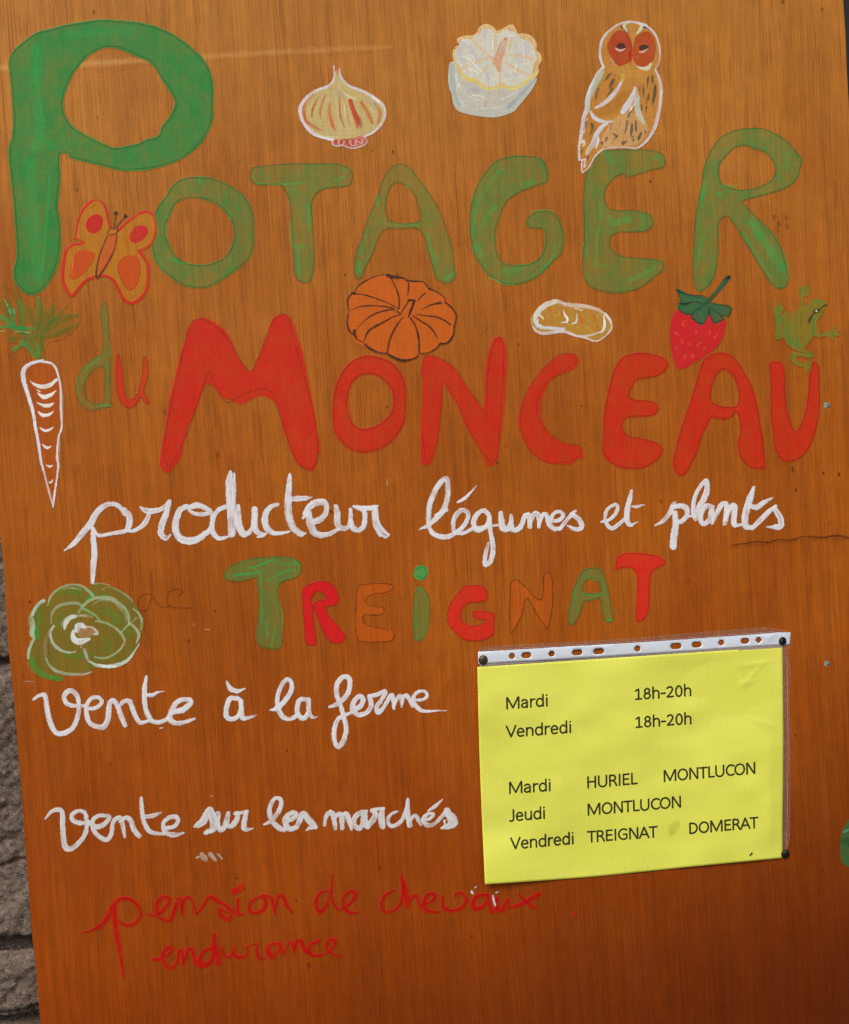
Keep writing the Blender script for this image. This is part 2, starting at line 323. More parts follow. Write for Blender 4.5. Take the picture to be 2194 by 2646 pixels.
letter(900,380,3.109,'green capital G with a curled tail, right of the A',GRN,.66,
 "1610,220 1600,280 1560,300 1470,330 1390,360 1320,400 1260,460 1225,550 1195,640 1185,740 1195,830 1225,900 1270,935 1340,945 1430,940 1490,920 1545,870 1575,800 1580,720 1565,670 1520,655 1460,650 1430,620 1435,580 1480,530 1550,508 1620,510 1680,550 1715,620 1735,720 1728,820 1690,890 1660,910 1610,965 1540,1030 1470,1070 1390,1100 1300,1110 1230,1095 1180,1060 1120,1030 1060,950 1015,880 990,780 970,650 975,520 1000,400 1040,290 1100,200 1160,130 1230,90 1330,68 1440,68 1530,80 1580,120 1600,170",
 lo=.5,lead=2,extra=[(BG,.55,20,"1230,180 1150,270 1080,380 1030,500 1010,620 1000,720"),(BG,.8,50,"1020,800 1055,860"),(BG,.5,40,"1480,280 1400,310"),(BG,.9,8,"1660,790 1655,860 1600,950 1520,1030"),(BG,.6,18,"1140,1050 1240,1090 1320,1100"),(BG,.8,8,"1340,955 1460,940"),(BG,.4,40,"1240,1000 1400,970"),(BG,.5,24,"1180,480 1110,560 1080,650"),(BG,.5,16,"1470,520 1550,510 1640,515")])
letter(1460,310,2.72,'green capital E directly under the painted owl',GRN,.62,
 "160,340 190,290 250,220 320,208 400,205 500,208 600,210 670,225 705,265 705,310 680,340 600,355 540,375 440,405 420,385 370,395 320,440 290,490 280,550 300,610 350,632 450,632 530,640 600,665 622,710 610,755 560,785 480,790 380,792 330,815 315,860 330,915 380,945 460,965 560,972 650,980 690,1000 698,1050 650,1090 590,1140 530,1180 450,1205 370,1220 290,1210 200,1185 150,1140 122,1080 120,1000 130,880 130,740 128,600 130,480 145,390",
 lo=.5,extra=[(BG,.7,10,"245,580 250,700 225,820 222,920 215,1020"),(BG,.6,40,"440,700 340,720 320,690"),(BG,.6,20,"545,690 548,740"),(BG,.7,10,"135,870 155,960"),(BG,.5,30,"450,1130 560,1080 620,1040"),(BG,.8,7,"262,1015 285,1028"),(BG,.6,20,"625,270 660,262"),(BG,.4,30,"290,240 330,290")])
letter(1460,310,2.72,'green capital R at the right end of the upper word',GRN,.68,
 "900,1110 895,1000 905,850 915,700 940,540 965,430 970,350 1000,260 1040,180 1100,115 1180,75 1280,58 1380,58 1460,85 1540,130 1600,190 1640,240 1665,270 1655,350 1630,420 1580,465 1500,500 1400,530 1300,555 1240,575! 1290,620 1360,690 1440,770 1500,850 1535,930 1555,1010 1575,1110 1560,1160 1530,1185 1480,1180 1430,1130 1370,1040 1310,930 1250,840 1200,750 1155,690 1130,680 1095,700 1080,760 1080,900 1070,1000 1050,1100 1000,1180 950,1205 915,1180",
 ["1270,180 1330,205 1390,220 1440,260 1470,310 1480,360 1450,420 1380,460 1300,485 1230,490 1170,475 1110,450 1085,390 1090,320 1130,260 1190,200"],
 lo=.5,extra=[(BG,.6,60,"1310,720 1400,850 1480,980 1520,1040"),(BG,.7,7,"1250,790 1330,920 1400,1030 1440,1100"),(BG,.7,7,"965,820 945,930 930,1030"),(BG,.6,34,"990,440 960,540 950,600"),(BG,.7,26,"1080,520 1100,530"),(BG,.5,20,"1110,465 1200,465"),(BG,.4,40,"1560,230 1560,330"),(BG,.6,16,"1530,920 1560,1000 1570,1100")])
letter(0,720,3.3875,'thin green lowercase letter d beside the carrot leaves',GRN,.5,
 "875,300 885,240 910,205 935,230 950,320 955,450 960,560 970,660 968,850 970,1000 970,1110 930,1130 860,1145 790,1155 720,1120 680,1050 665,970 672,880 710,800 770,730 840,680 885,660 895,600 895,480 885,380",
 ["885,770 910,790 915,850 912,950 905,1085! 830,1090 770,1060 740,1000 745,920 780,850 830,795"],
 lo=.45,extra=[(BG,.7,12,"870,1120 910,1105 965,1112"),(BG,.5,10,"960,560 970,680"),(BG,.35,16,"680,880 675,980 700,1060"),(BG,.4,30,"730,800 860,700")],pen=.5)
letter(0,720,3.3875,'thin red lowercase letter u next to the small d',RED,.7,
 "1020,680 1035,655 1055,690 1070,780 1080,880 1090,990 1110,1045 1160,1050 1200,1010 1225,920 1245,800 1250,700 1270,678 1290,710 1298,800 1285,900 1265,980 1290,1040 1308,1085 1285,1100 1255,1070 1235,1040 1200,1090 1160,1130 1100,1125 1060,1085 1030,1020 1012,900 1010,780",
 lo=.7,extra=[((220,30,20),.6,34,"1255,890 1262,905"),((220,30,20),.35,40,"1050,780 1060,1000 1110,1080")],pen=.45)
letter(400,700,2.638,'very large red capital letter M opening the red word',RED,.93,
 "35,1320 50,1180 75,1050 95,900 130,750 165,600 205,480 230,390 270,335 330,318 400,345 470,400 520,470 560,560 610,650 645,680 680,655 710,580 750,480 780,390 810,320 870,292 920,310 950,370 980,460 1010,570 1040,700 1075,880 1100,1030 1115,1130 1132,1220 1110,1260 1100,1320 1070,1365 1000,1335 950,1280 915,1190 880,1090 850,980 825,900 780,870 730,848 670,870 590,910 520,880 460,860 420,810 380,775 345,780 320,840 280,950 230,1060 200,1170 180,1260 130,1340 80,1375",lo=.8,pen=0)
S(PEN,.68,4,"85,1330 60,1230 90,1020 150,760 210,470 240,370 290,325 360,345 440,400 510,480 560,570 615,655 640,682 670,670 700,600 760,450 800,350 850,298 880,292 920,350 950,480 1000,650 1050,850 1090,1000 1110,1180 1110,1280 1075,1345 1020,1345 970,1300 920,1190 870,1030 830,920 800,830 740,805 660,820 560,865 490,895 430,820 390,730 365,685 340,760 300,880 240,1050 170,1220 110,1320 85,1330")
letter(400,700,2.638,'red capital O under the pumpkin',RED,.84,
 "1440,575 1530,585 1620,625 1690,710 1715,800 1718,920 1700,1040 1650,1130 1570,1200 1480,1235 1380,1235 1290,1190 1225,1100 1208,980 1215,850 1250,730 1310,640 1370,595",
 ["1430,707 1520,720 1590,780 1622,850 1620,920 1590,990 1520,1045 1440,1073 1380,1062 1335,1000 1318,920 1325,830 1360,750"],lo=.75,lead=6)
letter(1060,840,3.224,'red capital N in the middle of the red word',RED,.84,
 "90,1120 85,950 90,780 100,620 100,450 98,330 120,265 170,250 240,275 340,330 410,410 470,510 540,610 600,700! 620,620 620,470 635,320 660,200 690,120 735,95 775,115 795,180 808,300 800,420 795,580 780,720 760,870 745,1000 730,1100 700,1165 660,1178 630,1150 590,1060 540,970 490,890 440,790 400,680 340,590 285,500 270,530 265,650 248,780 240,920 215,1020 190,1120 150,1165 110,1160",lo=.75,pen=0)
S(PEN,.68,4,"100,450 98,330 125,262 190,255 330,325 410,410 500,560 580,660 625,790 640,700 645,450 665,280 700,160 740,105 775,180 778,350 760,600 745,850 735,1020 700,1140 640,1110 560,1000 490,870 430,740 390,640 340,560 285,465 262,510 262,650 248,800 240,900 205,1040 150,1150 120,1080 105,900")
letter(1060,840,3.224,'red capital C right of the N',RED,.84,
 "1385,260 1405,315 1330,385 1270,405 1180,450 1130,530 1100,610 1085,680 1095,780 1140,870 1220,950 1300,985 1400,1000 1435,1030 1445,1115 1400,1110 1350,1155 1250,1158 1140,1150 1040,1090 980,1030 945,960 910,880 895,800 915,690 950,600 1000,500 1060,420 1130,340 1220,265 1300,235 1360,240",lo=.75,pen=0)
S(PEN,.68,4,"1385,260 1375,310 1300,370 1190,440 1110,510 1065,600 1055,720 1080,800 1140,880 1220,950 1300,990 1400,1000 1415,1050 1380,1110 1260,1145 1140,1145 1040,1080 960,980 925,850 930,700 975,560 1050,430 1140,330 1240,250 1340,235 1385,260")
letter(1540,840,2.662,'red capital E left of the strawberry tip',RED,.82,
 "500,265 490,300 440,345 370,365 290,375 260,410 240,460 235,495 290,512 360,518 415,535 432,575 410,615 350,632 270,635 210,645 185,690 200,735 240,765 310,775 390,795 440,820 462,855 445,905 400,945 330,985 250,993 180,985 110,955 60,910 40,860 50,780 50,640 70,520 95,400 130,290 180,220 260,192 340,190 430,208 480,235",
 lo=.75,lead=2,extra=[((225,30,20),.5,8,"80,850 150,900 240,910 260,860"),((225,30,20),.4,8,"400,820 455,860 440,900")])
letter(1540,840,2.662,'red capital A between the strawberry and the U',RED,.82,
 "527,950 550,830 580,720 620,600 660,480 700,340 730,250 780,205 850,185 920,200 980,250 1030,340 1080,430 1110,540 1130,650 1150,770 1160,880 1168,980 1120,992 1060,980 1010,940 980,880 975,790 990,740 980,640 960,600 940,630 880,655 800,640 770,690 730,770 700,870 670,930 630,1010 590,1042 550,1020",
 ["875,308 930,340 960,400 980,480 965,550 900,560 830,545 795,510 800,430 830,350"],lo=.75,lead=4)
letter(1540,840,2.662,'red capital U at the right end under the frog',RED,.82,
 "1195,260 1240,248 1280,260 1300,330 1305,450 1315,560 1335,640 1365,725 1400,700 1435,600 1455,480 1465,350 1485,265 1510,252 1535,290 1540,380 1542,500 1535,620 1510,740 1465,850 1400,920 1320,942 1260,915 1225,840 1218,740 1200,640 1200,480 1197,350",lo=.75,lead=3)

# onion
G(740,140,5.803); E('painted_onion','pale yellow onion bulb with pink and orange stripes',1.7,1)
on="715,280 720,350 690,420 620,480 520,520 400,580 310,660 230,760 200,860 225,980 300,1110 400,1210 520,1260 680,1285 900,1270 1100,1250 1230,1220 1340,1150 1430,1040 1480,920 1480,820 1430,740 1330,650 1200,580 1060,520 940,480 850,400 800,300 790,230"
F((196,180,122),.88,on,lo=.8,soft=3)
OR=(190,98,48)
for p,w,c,a in [("400,600 300,700 265,850 300,1000 400,1080 520,1140",(30,60,50,40,50,20),OR,.75),("490,640 420,760 385,860 385,950",(10,26,26,8),(170,90,30),.9),("600,600 550,700 515,800 505,900 520,970",(8,22,34,30,6),(176,92,40),.85),("655,740 640,850 670,980 700,1080 740,1150",(20,44,50,44,14),(196,90,50),.95),("800,640 800,800 815,950 850,1040 880,1110",(14,18,24,12,5),(176,84,34),.85),("900,740 900,880 930,1000 970,1090",(8,22,30,10),(180,110,70),.6),("960,700 1000,830 1040,930 1070,1020 1060,1100",(60,66,80,70,30),(182,66,40),.95),("1100,960 1120,1050 1100,1110",(40,44,20),(150,86,60),.7),("1120,720 1190,830 1240,920 1290,1030",(40,50,66,40),(190,104,50),.9),("1330,740 1400,850 1400,950 1370,1040",(20,50,50,20),(180,110,60),.75),("270,860 290,1000 350,1060",(10,36,10),(196,70,50),.7),("440,600 350,720 340,830",(14,22,10),(170,150,90),.6)]:
    S(c,a,w,p)
LT=(205,205,150)
for p,w in [("720,560 730,620 760,680",(4,9,3)),("800,400 780,520",(10,12)),("810,520 880,600 950,680",(5,8,4)),("870,590 960,640 1050,680",(10,26,8)),("1230,760 1280,830 1310,870",(3,10,3)),("1160,880 1160,960",(20,14)),("620,1235 800,1245",(10,4)),("1350,900 1340,960",(14,12)),("960,1090 975,1130",(6,8)),("360,700 340,820 360,920",(14,18,8)),("470,780 440,900 470,1020",(18,26,8)),("600,700 570,850 590,1000",(16,30,8)),("740,700 760,900 790,1060",(20,34,10)),("870,760 880,880 900,1000",(10,20,6))]:
    S(LT if w[0]<14 else (190,178,112),.75,w,p)
S((166,156,150),.5,(40,60,20),"790,560 840,620 870,700")
S((160,152,146),.4,(50,70,50),"1200,660 1290,730 1330,800")
S((196,70,44),.7,(30,44,20),"770,200 768,250 765,300")
S((190,80,60),.5,(16,22,10),"660,260 660,330 640,420"); S((200,70,60),.6,12,"900,420 980,480")
WL=(214,206,214)
S(WL,.88,(10,16,20,30,34,32,36,42,46,44,46,50,46,40),"712,172 720,260 715,350 680,430 600,490 480,530 370,590 280,680 215,780 205,880 240,990 320,1110 440,1210 700,1285",streak=.7)
S(WL,.88,(12,20,26,32,32,34,40,34,30,28,24,30,20),"795,215 810,310 860,400 950,480 1060,520 1200,580 1330,660 1440,750 1485,850 1475,950 1420,1060 1320,1160 1180,1235",streak=.7)
S((236,236,230),.8,26,"1300,650 1390,720"); S((230,226,224),.6,(10,14,16,10),"480,1225 600,1265 760,1290")
F((196,120,100),.75,"700,1290 800,1275 900,1290 1000,1270 1050,1240 1150,1220 1200,1270 1205,1320 1160,1370 1060,1400 960,1400 880,1370 780,1380 700,1350",lo=.8)
for p in ["740,1290 730,1340","830,1300 820,1340","905,1290 900,1340","1000,1290 1000,1370","1090,1290 1095,1330","1180,1260 1180,1300","940,1330 950,1380"]: S((186,50,40),.85,34,p)
S(WL,.8,12,"690,1310 700,1355 770,1380 850,1370 900,1390 1000,1412 1100,1390 1190,1350 1210,1300 1160,1230",streak=.8)
S(WL,.7,8,"790,1290 790,1350 850,1360 870,1300"); S(WL,.7,8,"960,1290 960,1350 1040,1370 1040,1290 1130,1340 1140,1280"); S((200,110,120),.8,8,"990,1290 1090,1240 1140,1240")

# garlic
G(1130,40,5.803); E('painted_garlic_bulb','cut white garlic bulb with thick cream and grey brushwork',1.7,1)
F((184,188,176),.97,"235,690 190,710 172,800 165,950 180,1090 215,1190 240,1320 300,1420 400,1465 550,1500 700,1520 850,1530 1000,1500 1150,1440 1220,1360 1320,1240 1420,1110 1490,960 1440,900 1200,700 700,600 400,640",lo=.95,soft=3)
F((190,184,168),.9,"270,820 300,1000 300,1200 350,1350 480,1400 700,1430 950,1420 1120,1300 1230,1150 1350,1000 1200,900 800,1000 500,900",lo=.8,soft=14)
S((150,160,164),.8,(60,50,30,8),"1060,1370 1200,1250 1350,1080 1480,950"); S((146,166,160),.6,(60,70,60,50),"220,760 230,950 260,1150 330,1330")
for p,w in [("340,1130 380,1080 300,1040 300,1200 400,1370",8),("470,1215 600,1200 690,1230 700,1280",14),("340,1270 400,1330 420,1380",9),("700,1240 690,1160 800,1120",10),("280,880 290,960 330,1080",30),("480,1230 620,1270 690,1290",7),("930,1260 1100,1200 1200,1120",10),("650,1385 900,1385 1050,1340",8),("470,1090 540,1200",12),("720,1260 900,1210",8)]: S((212,216,196),.7,w,p)
S((190,140,120),.5,50,"720,1290 720,1340"); S((176,168,172),.6,90,"500,1130 600,1120"); S((190,170,160),.4,120,"800,1200 1000,1160")
gb="240,600 250,520 330,440 300,400 295,350 350,325 450,300 530,300 600,250 620,190 680,140 760,130 850,180 900,230 1000,185 1080,140 1140,145 1190,220 1210,270 1300,270 1400,300 1470,370 1495,450 1490,520 1550,580 1570,660 1540,720 1515,760 1525,850 1480,920 1400,960 1300,1050 1180,1110 1060,1105 960,1070 860,1110 740,1115 640,1060 580,1010 450,990 370,930 310,820 260,720"
F((216,182,128),.95,gb,lo=.9,soft=4)
F((200,202,190),.92,"260,600 275,520 350,450 340,390 420,350 510,360 560,300 640,270 680,210 760,200 850,230 890,280 960,250 1040,210 1110,240 1190,260 1230,340 1330,370 1420,430 1450,500 1480,580 1500,660 1450,720 1440,820 1420,890 1330,950 1220,1040 1080,1060 980,1010 920,1020 850,1060 740,1060 660,1000 580,940 470,930 390,860 340,770 290,700",lo=.85,soft=8)
for p,w in [("400,430 340,560 380,700",80),("720,230 700,300",60),("1340,430 1340,560",90),("1180,480 1240,700",60),("740,860 750,960",60),("560,640 640,740",50),("1250,560 1180,620",50),("480,480 560,600",60),("1020,900 1200,900",50)]: S((184,178,186),.55,w,p)
PK=(214,176,130)
for p,w in [("520,360 620,460 700,530 800,600",(26,34,40,20)),("560,710 660,670 790,620",(30,40,20)),("870,250 880,400 860,530",(30,44,20)),("640,900 700,820 760,740",(34,30,20)),("1000,600 1200,600 1420,650",(30,44,50)),("1010,700 1130,770 1260,850 1410,900",(30,40,44,30)),("940,820 945,940 940,1040",(16,24,40)),("1120,330 1100,440 1080,500",(30,44,34)),("380,790 460,740",(40,30))]: S(PK,.68,w,p)
S((206,150,110),.85,(60,100,120,100,60),"1030,360 980,480 930,600 910,720 930,820"); S((206,150,110),.8,(40,60,40),"820,640 870,680 840,720")
S((180,180,170),.7,(10,26,10),"1010,400 980,480 930,560"); S((170,70,50),.8,6,"960,400 920,480 900,540"); S((170,70,50),.5,6,"1020,400 1010,440 980,520"); S((220,180,110),.8,8,"1050,370 1030,450 990,530"); S((176,80,40),.6,20,"1010,340 1030,360"); S((200,90,70),.7,12,"1070,200 1100,215"); S((180,60,50),.7,8,"780,605 790,615")
S((208,196,96),.85,(8,10,16,30,40,44,34,24,34,34,30,22),"245,500 240,620 290,760 370,880 460,960 570,975 640,1050 760,1100 900,1080 970,1060 1130,1100 1290,1040")
S((210,200,100),.85,(26,34,36,20),"1290,1040 1360,960 1430,920 1490,860"); S((206,180,90),.8,(14,18,14),"340,330 450,310 530,320 560,370"); S((206,170,100),.8,20,"1440,890 1470,780 1500,700 1500,600 1470,500")
S((190,120,70),.7,14,"1435,860 1460,760 1480,700"); S((230,220,160),.8,6,"640,1060 740,1108 880,1095"); S((230,226,170),.8,6,"1030,1100 1160,1105 1260,1070")
for p,w in [("270,480 340,450 440,455",7),("370,610 480,650 560,740 680,850",9),("350,640 330,700 380,760",7),("740,440 760,540 820,600",8),("830,360 830,450 820,540",8),("700,420 670,470 700,520",7),("1290,430 1300,520 1300,620",8),("1110,800 1095,900",6),("885,840 880,900",6),("520,580 560,700",14),("470,790 620,860",12),("920,300 1000,220",8),("1060,300 1180,300",8),("700,880 720,950 660,1000",8),("820,940 850,970 880,900",7),("1220,900 1240,960",6),("360,340 450,420",12),("1180,740 1160,830",10)]: S((226,230,214),.75,w,p)

# owl
G(1470,40,5.0); E('painted_owl','brown tawny owl outlined in white above the green E',1.7,2)
F((194,136,62),.85,"760,90 900,100 1030,150 1120,260 1170,400 1180,520 1150,640 1120,720 1170,800 1200,950 1200,1150 1180,1300 1130,1450 1060,1560 960,1660 850,1710 700,1720 560,1720 470,1730 380,1790 310,1850 270,1940 200,2020 160,2010 170,1870 130,1840 125,1700 140,1550 170,1400 200,1260 240,1100 280,920 340,780 420,680 410,560 405,450 430,330 490,230 580,150 670,100",lo=.55,soft=3)
S((190,146,60),.55,110,"740,680 760,760 600,700"); S((190,140,60),.4,100,"900,760 960,820")
F((206,166,112),.72,"600,1320 760,1250 900,1300 1020,1420 980,1560 860,1670 640,1690 440,1700 420,1600 500,1450",lo=.6,soft=20)
F((180,138,96),.35,"830,1400 1030,1450 980,1600 860,1680 760,1600",lo=.5,soft=30)
F((168,52,26),.93,"650,190 720,210 780,270 815,360 825,440 800,560 780,610 700,640 640,655 590,600 540,520 500,440 500,370 540,290 590,220",lo=.8,soft=4)
F((172,60,26),.93,"1000,205 1060,230 1105,300 1115,400 1110,500 1090,580 1020,640 930,665 870,630 830,560 825,470 840,360 870,280 930,225",lo=.8,soft=4)
F((176,34,18),.9,"800,440 825,500 815,570 795,605 775,560 765,500",lo=.8,soft=4)
S((60,60,50),.85,(10,26,14,6),"670,125 690,160 730,200 770,250"); S((50,60,60),.85,(30,20,8),"975,150 1010,160 1040,185"); S((80,70,40),.5,8,"930,225 880,270 855,310")
S((90,60,40),.5,6,"560,240 510,330 500,430 540,540 600,620"); S((80,50,30),.5,6,"840,380 870,280"); S((80,60,40),.5,6,"1080,230 1120,300 1115,480 1080,580")
S((196,202,176),.92,(26,36,20),"770,85 715,130 750,200"); S((200,206,186),.92,(14,30,44,20),"870,100 935,115 930,170 880,230"); S((190,150,60),.5,40,"810,140 820,210 820,270")
F((56,42,36),.95,"612,410 640,365 690,355 725,380 735,415 700,430 650,425",lo=.9,soft=4); F((54,46,38),.95,"905,420 930,385 985,375 1030,395 1010,430 950,445 915,445",lo=.9,soft=4)
S((206,196,186),.9,(12,20,10),"605,425 660,455 725,430"); S((206,190,176),.9,(10,16,8),"912,470 960,470 1020,430")
S((206,206,170),.9,(10,30,50,20),"880,655 940,680 1020,680 1065,620"); S((190,170,140),.5,14,"545,560 590,630")
WO=(206,208,212)
S(WO,.92,(22,26,28,28,24,22,18,20,24,26),"450,665 415,580 400,460 420,340 470,250 560,165 660,105 760,80 900,95 1000,130",streak=.5)
S(WO,.85,(22,18,18,14,12,14),"1000,130 1100,220 1160,350 1180,500 1160,620 1120,690",streak=.5)
S(WO,.85,(16,30,40,36,40,40,30,24,20,16,20,16),"1120,700 1165,800 1190,950 1185,1120 1150,1300 1110,1450 1030,1590 940,1680 860,1715 700,1700 560,1710 430,1730",streak=.8)
S(WO,.9,(14,14,12,10),"430,1730 330,1830 260,1960 180,2030",streak=.5); S(WO,.85,12,"180,2030 165,1990 175,1870 220,1860 130,1870"); S(WO,.85,10,"215,1860 195,1960 215,1930")
S(WO,.9,(30,34,40,54,64,60,44,36,30,24,18),"450,670 380,740 320,860 270,980 245,1100 240,1200 200,1300 170,1440 150,1580 130,1720 135,1860",streak=.5)
S((172,184,160),.9,(60,70,50,30),"430,730 380,820 330,920 290,1040"); S((176,186,168),.7,(20,50,40),"270,1040 250,1140 245,1220")
S(WO,.92,(20,44,50,40,36,20),"345,1195 430,1150 530,1070 610,980 660,900 695,830"); S((196,160,60),.85,(40,50,40),"690,840 700,800 705,780")
S((166,110,34),.7,(90,120,130,80),"720,1010 640,1120 520,1200 420,1240"); S((190,140,50),.8,(14,30,30,20),"390,1330 530,1340 600,1290 700,1230")
S(WO,.9,(20,44,44,30,20),"280,1240 320,1310 400,1360 480,1375 560,1365"); S(WO,.92,(20,44,70,80,60,10),"855,930 835,1010 800,1090 760,1160 700,1240 680,1260")
S((190,196,180),.92,(20,60,66,70,60,20),"870,960 880,1060 880,1160 900,1260 940,1330 970,1390"); S((236,236,228),.9,(6,20,6),"840,1140 805,1200 780,1240")
S((200,202,206),.92,(30,50,60,70,70,50,30),"500,1390 430,1440 370,1520 340,1600 320,1650 270,1720 230,1790"); S((230,230,226),.9,14,"390,1590 370,1660 350,1710"); S((196,190,120),.8,(14,20,14),"280,1670 240,1740 220,1790")
S((206,200,150),.85,(14,30,10),"180,1610 200,1660 180,1690"); S(WO,.8,20,"200,1620 160,1640 165,1580 180,1500")
S(WO,.6,12,"240,1330 210,1420 200,1520")
DK=(62,66,52)
for p,w in [("535,755 505,790 470,840",(20,34,6)),("575,835 550,880 530,930",(34,40,26)),("560,940 540,980 490,1050",(20,30,6)),("385,945 370,975",(24,24)),("365,1000 350,1060 345,1100",(16,16,4)),("1025,765 1020,830 1010,930",(6,26,10)),("1078,780 1080,840 1080,880",(14,34,8)),("965,900 965,970 965,1060",(8,26,6)),("1115,900 1110,1000 1090,1100 1080,1160",(20,44,30,4)),("1030,1010 1025,1080",(10,34)),("1000,1080 1005,1150",(10,10)),("1000,1180 1000,1280",(26,4)),("915,930 915,970",(8,8)),("940,1160 940,1220",(14,20)),("225,1380 215,1470",(30,6)),("295,1400 310,1460 270,1550",(30,36,6)),("790,1250 765,1310",(14,20)),("755,1370 740,1460 725,1530",(40,20,8)),("815,1410 810,1500 800,1580",(26,30,6)),("865,1360 865,1450 870,1510",(14,26,8)),("580,1530 620,1560",(20,34)),("620,1560 560,1650",(14,3)),("700,1650 750,1620",(40,10)),("900,1590 940,1510",(40,16)),("985,1490 990,1520",(14,18)),("830,1560 835,1620",(10,18)),("490,1580 480,1620",(26,20)),("425,1640 430,1660",(24,24)),("175,1730 165,1780",(14,10)),("250,1820 235,1870",(20,10)),("550,1400 530,1480",(8,6)),("670,1350 650,1440",(6,6))]:
    S(DK,.85,w,p,streak=.6)

# butterfly
G(0,0,2.625); E('painted_butterfly','butterfly with yellow wings, red borders and red spots',1.7,2)
bw="745,1540 720,1440 700,1380 650,1355 600,1385 550,1440 530,1520 510,1610 560,1645 500,1660 450,1700 435,1800 430,1920 490,2005 540,1950 600,1890 650,1870 720,1870 770,1900 810,1970 840,2030 880,2055 940,2030 1000,1960 1010,1850 990,1760 940,1700 1020,1660 1050,1600 1050,1500 1010,1440 950,1445 870,1490 800,1560"
F((186,120,24),.72,bw,lo=.7,soft=3)
RB=(196,22,30)
S(RB,.92,(13.4,14.5,15.7,11.2),"745,1545 730,1470 710,1400 680,1365 650,1355 610,1375 560,1430 530,1500 515,1580 510,1615",rag=1.5); S(RB,.9,9,"505,1615 535,1625 570,1645 540,1660 500,1655")
S(RB,.95,(11.2,14.5,19.0,16.8,19.0,19.0,16.8),"560,1655 490,1665 450,1705 432,1800 430,1900 455,1970 490,2005 530,1960 580,1905 650,1872",rag=1.5)
S(RB,.92,(13.4,16.8,19.0,17.9,20.1,19.0,19.0,15.7),"650,1872 720,1870 770,1900 805,1960 835,2020 880,2055 930,2040 990,1970 1005,1880 1000,1800 970,1740 940,1700",rag=1.5)
S(RB,.92,(14.5,13.4,13.4,14.5,16.8,15.7),"940,1700 1000,1675 1035,1640 1055,1570 1050,1490 1020,1445 970,1440 900,1480 850,1520 800,1565",rag=1.5)
F((190,26,34),.95,"650,1452 690,1470 700,1510 680,1560 640,1583 600,1570 580,1530 600,1480",lo=.9); F((190,26,34),.95,"950,1528 995,1540 1003,1580 970,1625 920,1648 882,1630 880,1590 910,1545",lo=.9)
F((194,66,22),.9,"520,1710 600,1700 642,1720 640,1760 600,1820 550,1870 500,1900 470,1880 480,1800",lo=.85); F((194,66,22),.9,"880,1730 930,1740 950,1800 945,1880 920,1950 880,1972 840,1930 805,1860 800,1800 830,1750",lo=.85)
S((200,180,90),.5,3,"500,1740 485,1850"); S((90,60,20),.6,4,"930,1745 950,1810 940,1900 880,1970 830,1910 800,1830 810,1780 860,1735"); S((90,60,20),.5,3,"600,1700 645,1730 610,1810 520,1890 470,1880"); S((90,60,20),.4,3,"990,1780 1000,1880 960,1970 880,2030"); S((90,60,20),.4,3,"660,1385 590,1430 550,1520")
F((190,84,36),.85,"740,1590 795,1590 790,1660 760,1750 720,1830 670,1885 655,1830 680,1720",lo=.85); BKP=(44,32,28)
S(BKP,.85,(5,8,10,14,12,8,6),"728,1600 690,1690 660,1790 655,1885 690,1850 740,1770 780,1680 795,1590"); S(BKP,.85,6,"795,1545 750,1550 730,1580 745,1595 785,1585 798,1565 790,1545"); S(BKP,.85,5,"775,1545 780,1500 785,1460"); S(BKP,.85,5,"790,1540 820,1500 850,1470"); S(BKP,.95,22,"785,1445 787,1450"); S(BKP,.95,21,"850,1463 852,1466")

# carrot
G(0,720,3.3875); E('painted_carrot','long tapering carrot outlined in white with green leaves',1.7,2)
F((96,100,24),.4,"20,260 120,200 260,210 340,180 420,240 480,230 540,290 680,330 640,420 540,500 420,530 380,600 370,690 300,690 260,600 160,540 80,520 40,430 0,400",lo=.3,soft=60,rag=20)
def lf(p,w,c,a): S(c,a,w,p,streak=.7)
for p,w in [("330,700 300,600 240,520 160,440",(34,40,50,40)),("355,700 350,560 340,440 345,300 335,190",(40,50,56,34,14)),("300,520 310,420 270,330 260,260",(60,70,60,40)),("370,620 370,500 440,420 560,350 690,320",(34,44,80,70,20)),("380,520 500,480 600,440 690,400",(30,60,44,10)),("400,440 440,330 460,240",(60,70,30)),("450,380 540,290 580,240",(40,30,10)),("360,400 380,300 370,220",(50,56,24)),("200,460 190,330 160,180 120,60",(60,60,50,14)),("130,420 60,300 20,200",(50,40,20)),("120,330 70,180 20,50",(30,24,14)),("150,520 90,540 70,520",(40,44,24))]:
    lf(p,w,(50,104,32),.5)
for p,w in [("0,340 60,360 130,430 230,440",(50,40,40,20)),("100,280 110,330 120,420",(44,30,20)),("130,620 170,590 190,560",(40,30,10)),("335,170 340,240 345,310",(26,14,14)),("0,425 80,420 180,430 300,440",(20,24,28,16)),("230,470 240,520 250,560",(20,16,8)),("40,190 80,270",(10,12)),("200,560 260,610 300,680",(50,40,30)),("330,680 340,620 310,560",(30,30,20)),("170,200 200,300 200,400",(14,18,20))]:
    lf(p,w,(18,140,62),.75)
for p in ["0,463 40,455","130,462 265,470","120,265 130,310","80,270 95,300","40,185 70,240"]: S((120,210,150),.8,4,p)
for p in ["90,520 160,520 240,570 300,650","80,200 100,250","240,210 250,300 300,400","400,520 500,500 620,430 700,380","400,420 450,300 490,250 500,270","560,360 680,320","480,420 560,290","20,40 120,150 170,260"]: S((60,50,20),.4,4,p)
F((170,60,12),.5,"230,790 320,740 430,750 500,860 530,1000 530,1200 520,1350 500,1500 490,1750 460,1960 400,1780 350,1600 330,1350 290,1100 240,900",lo=.6,soft=8)
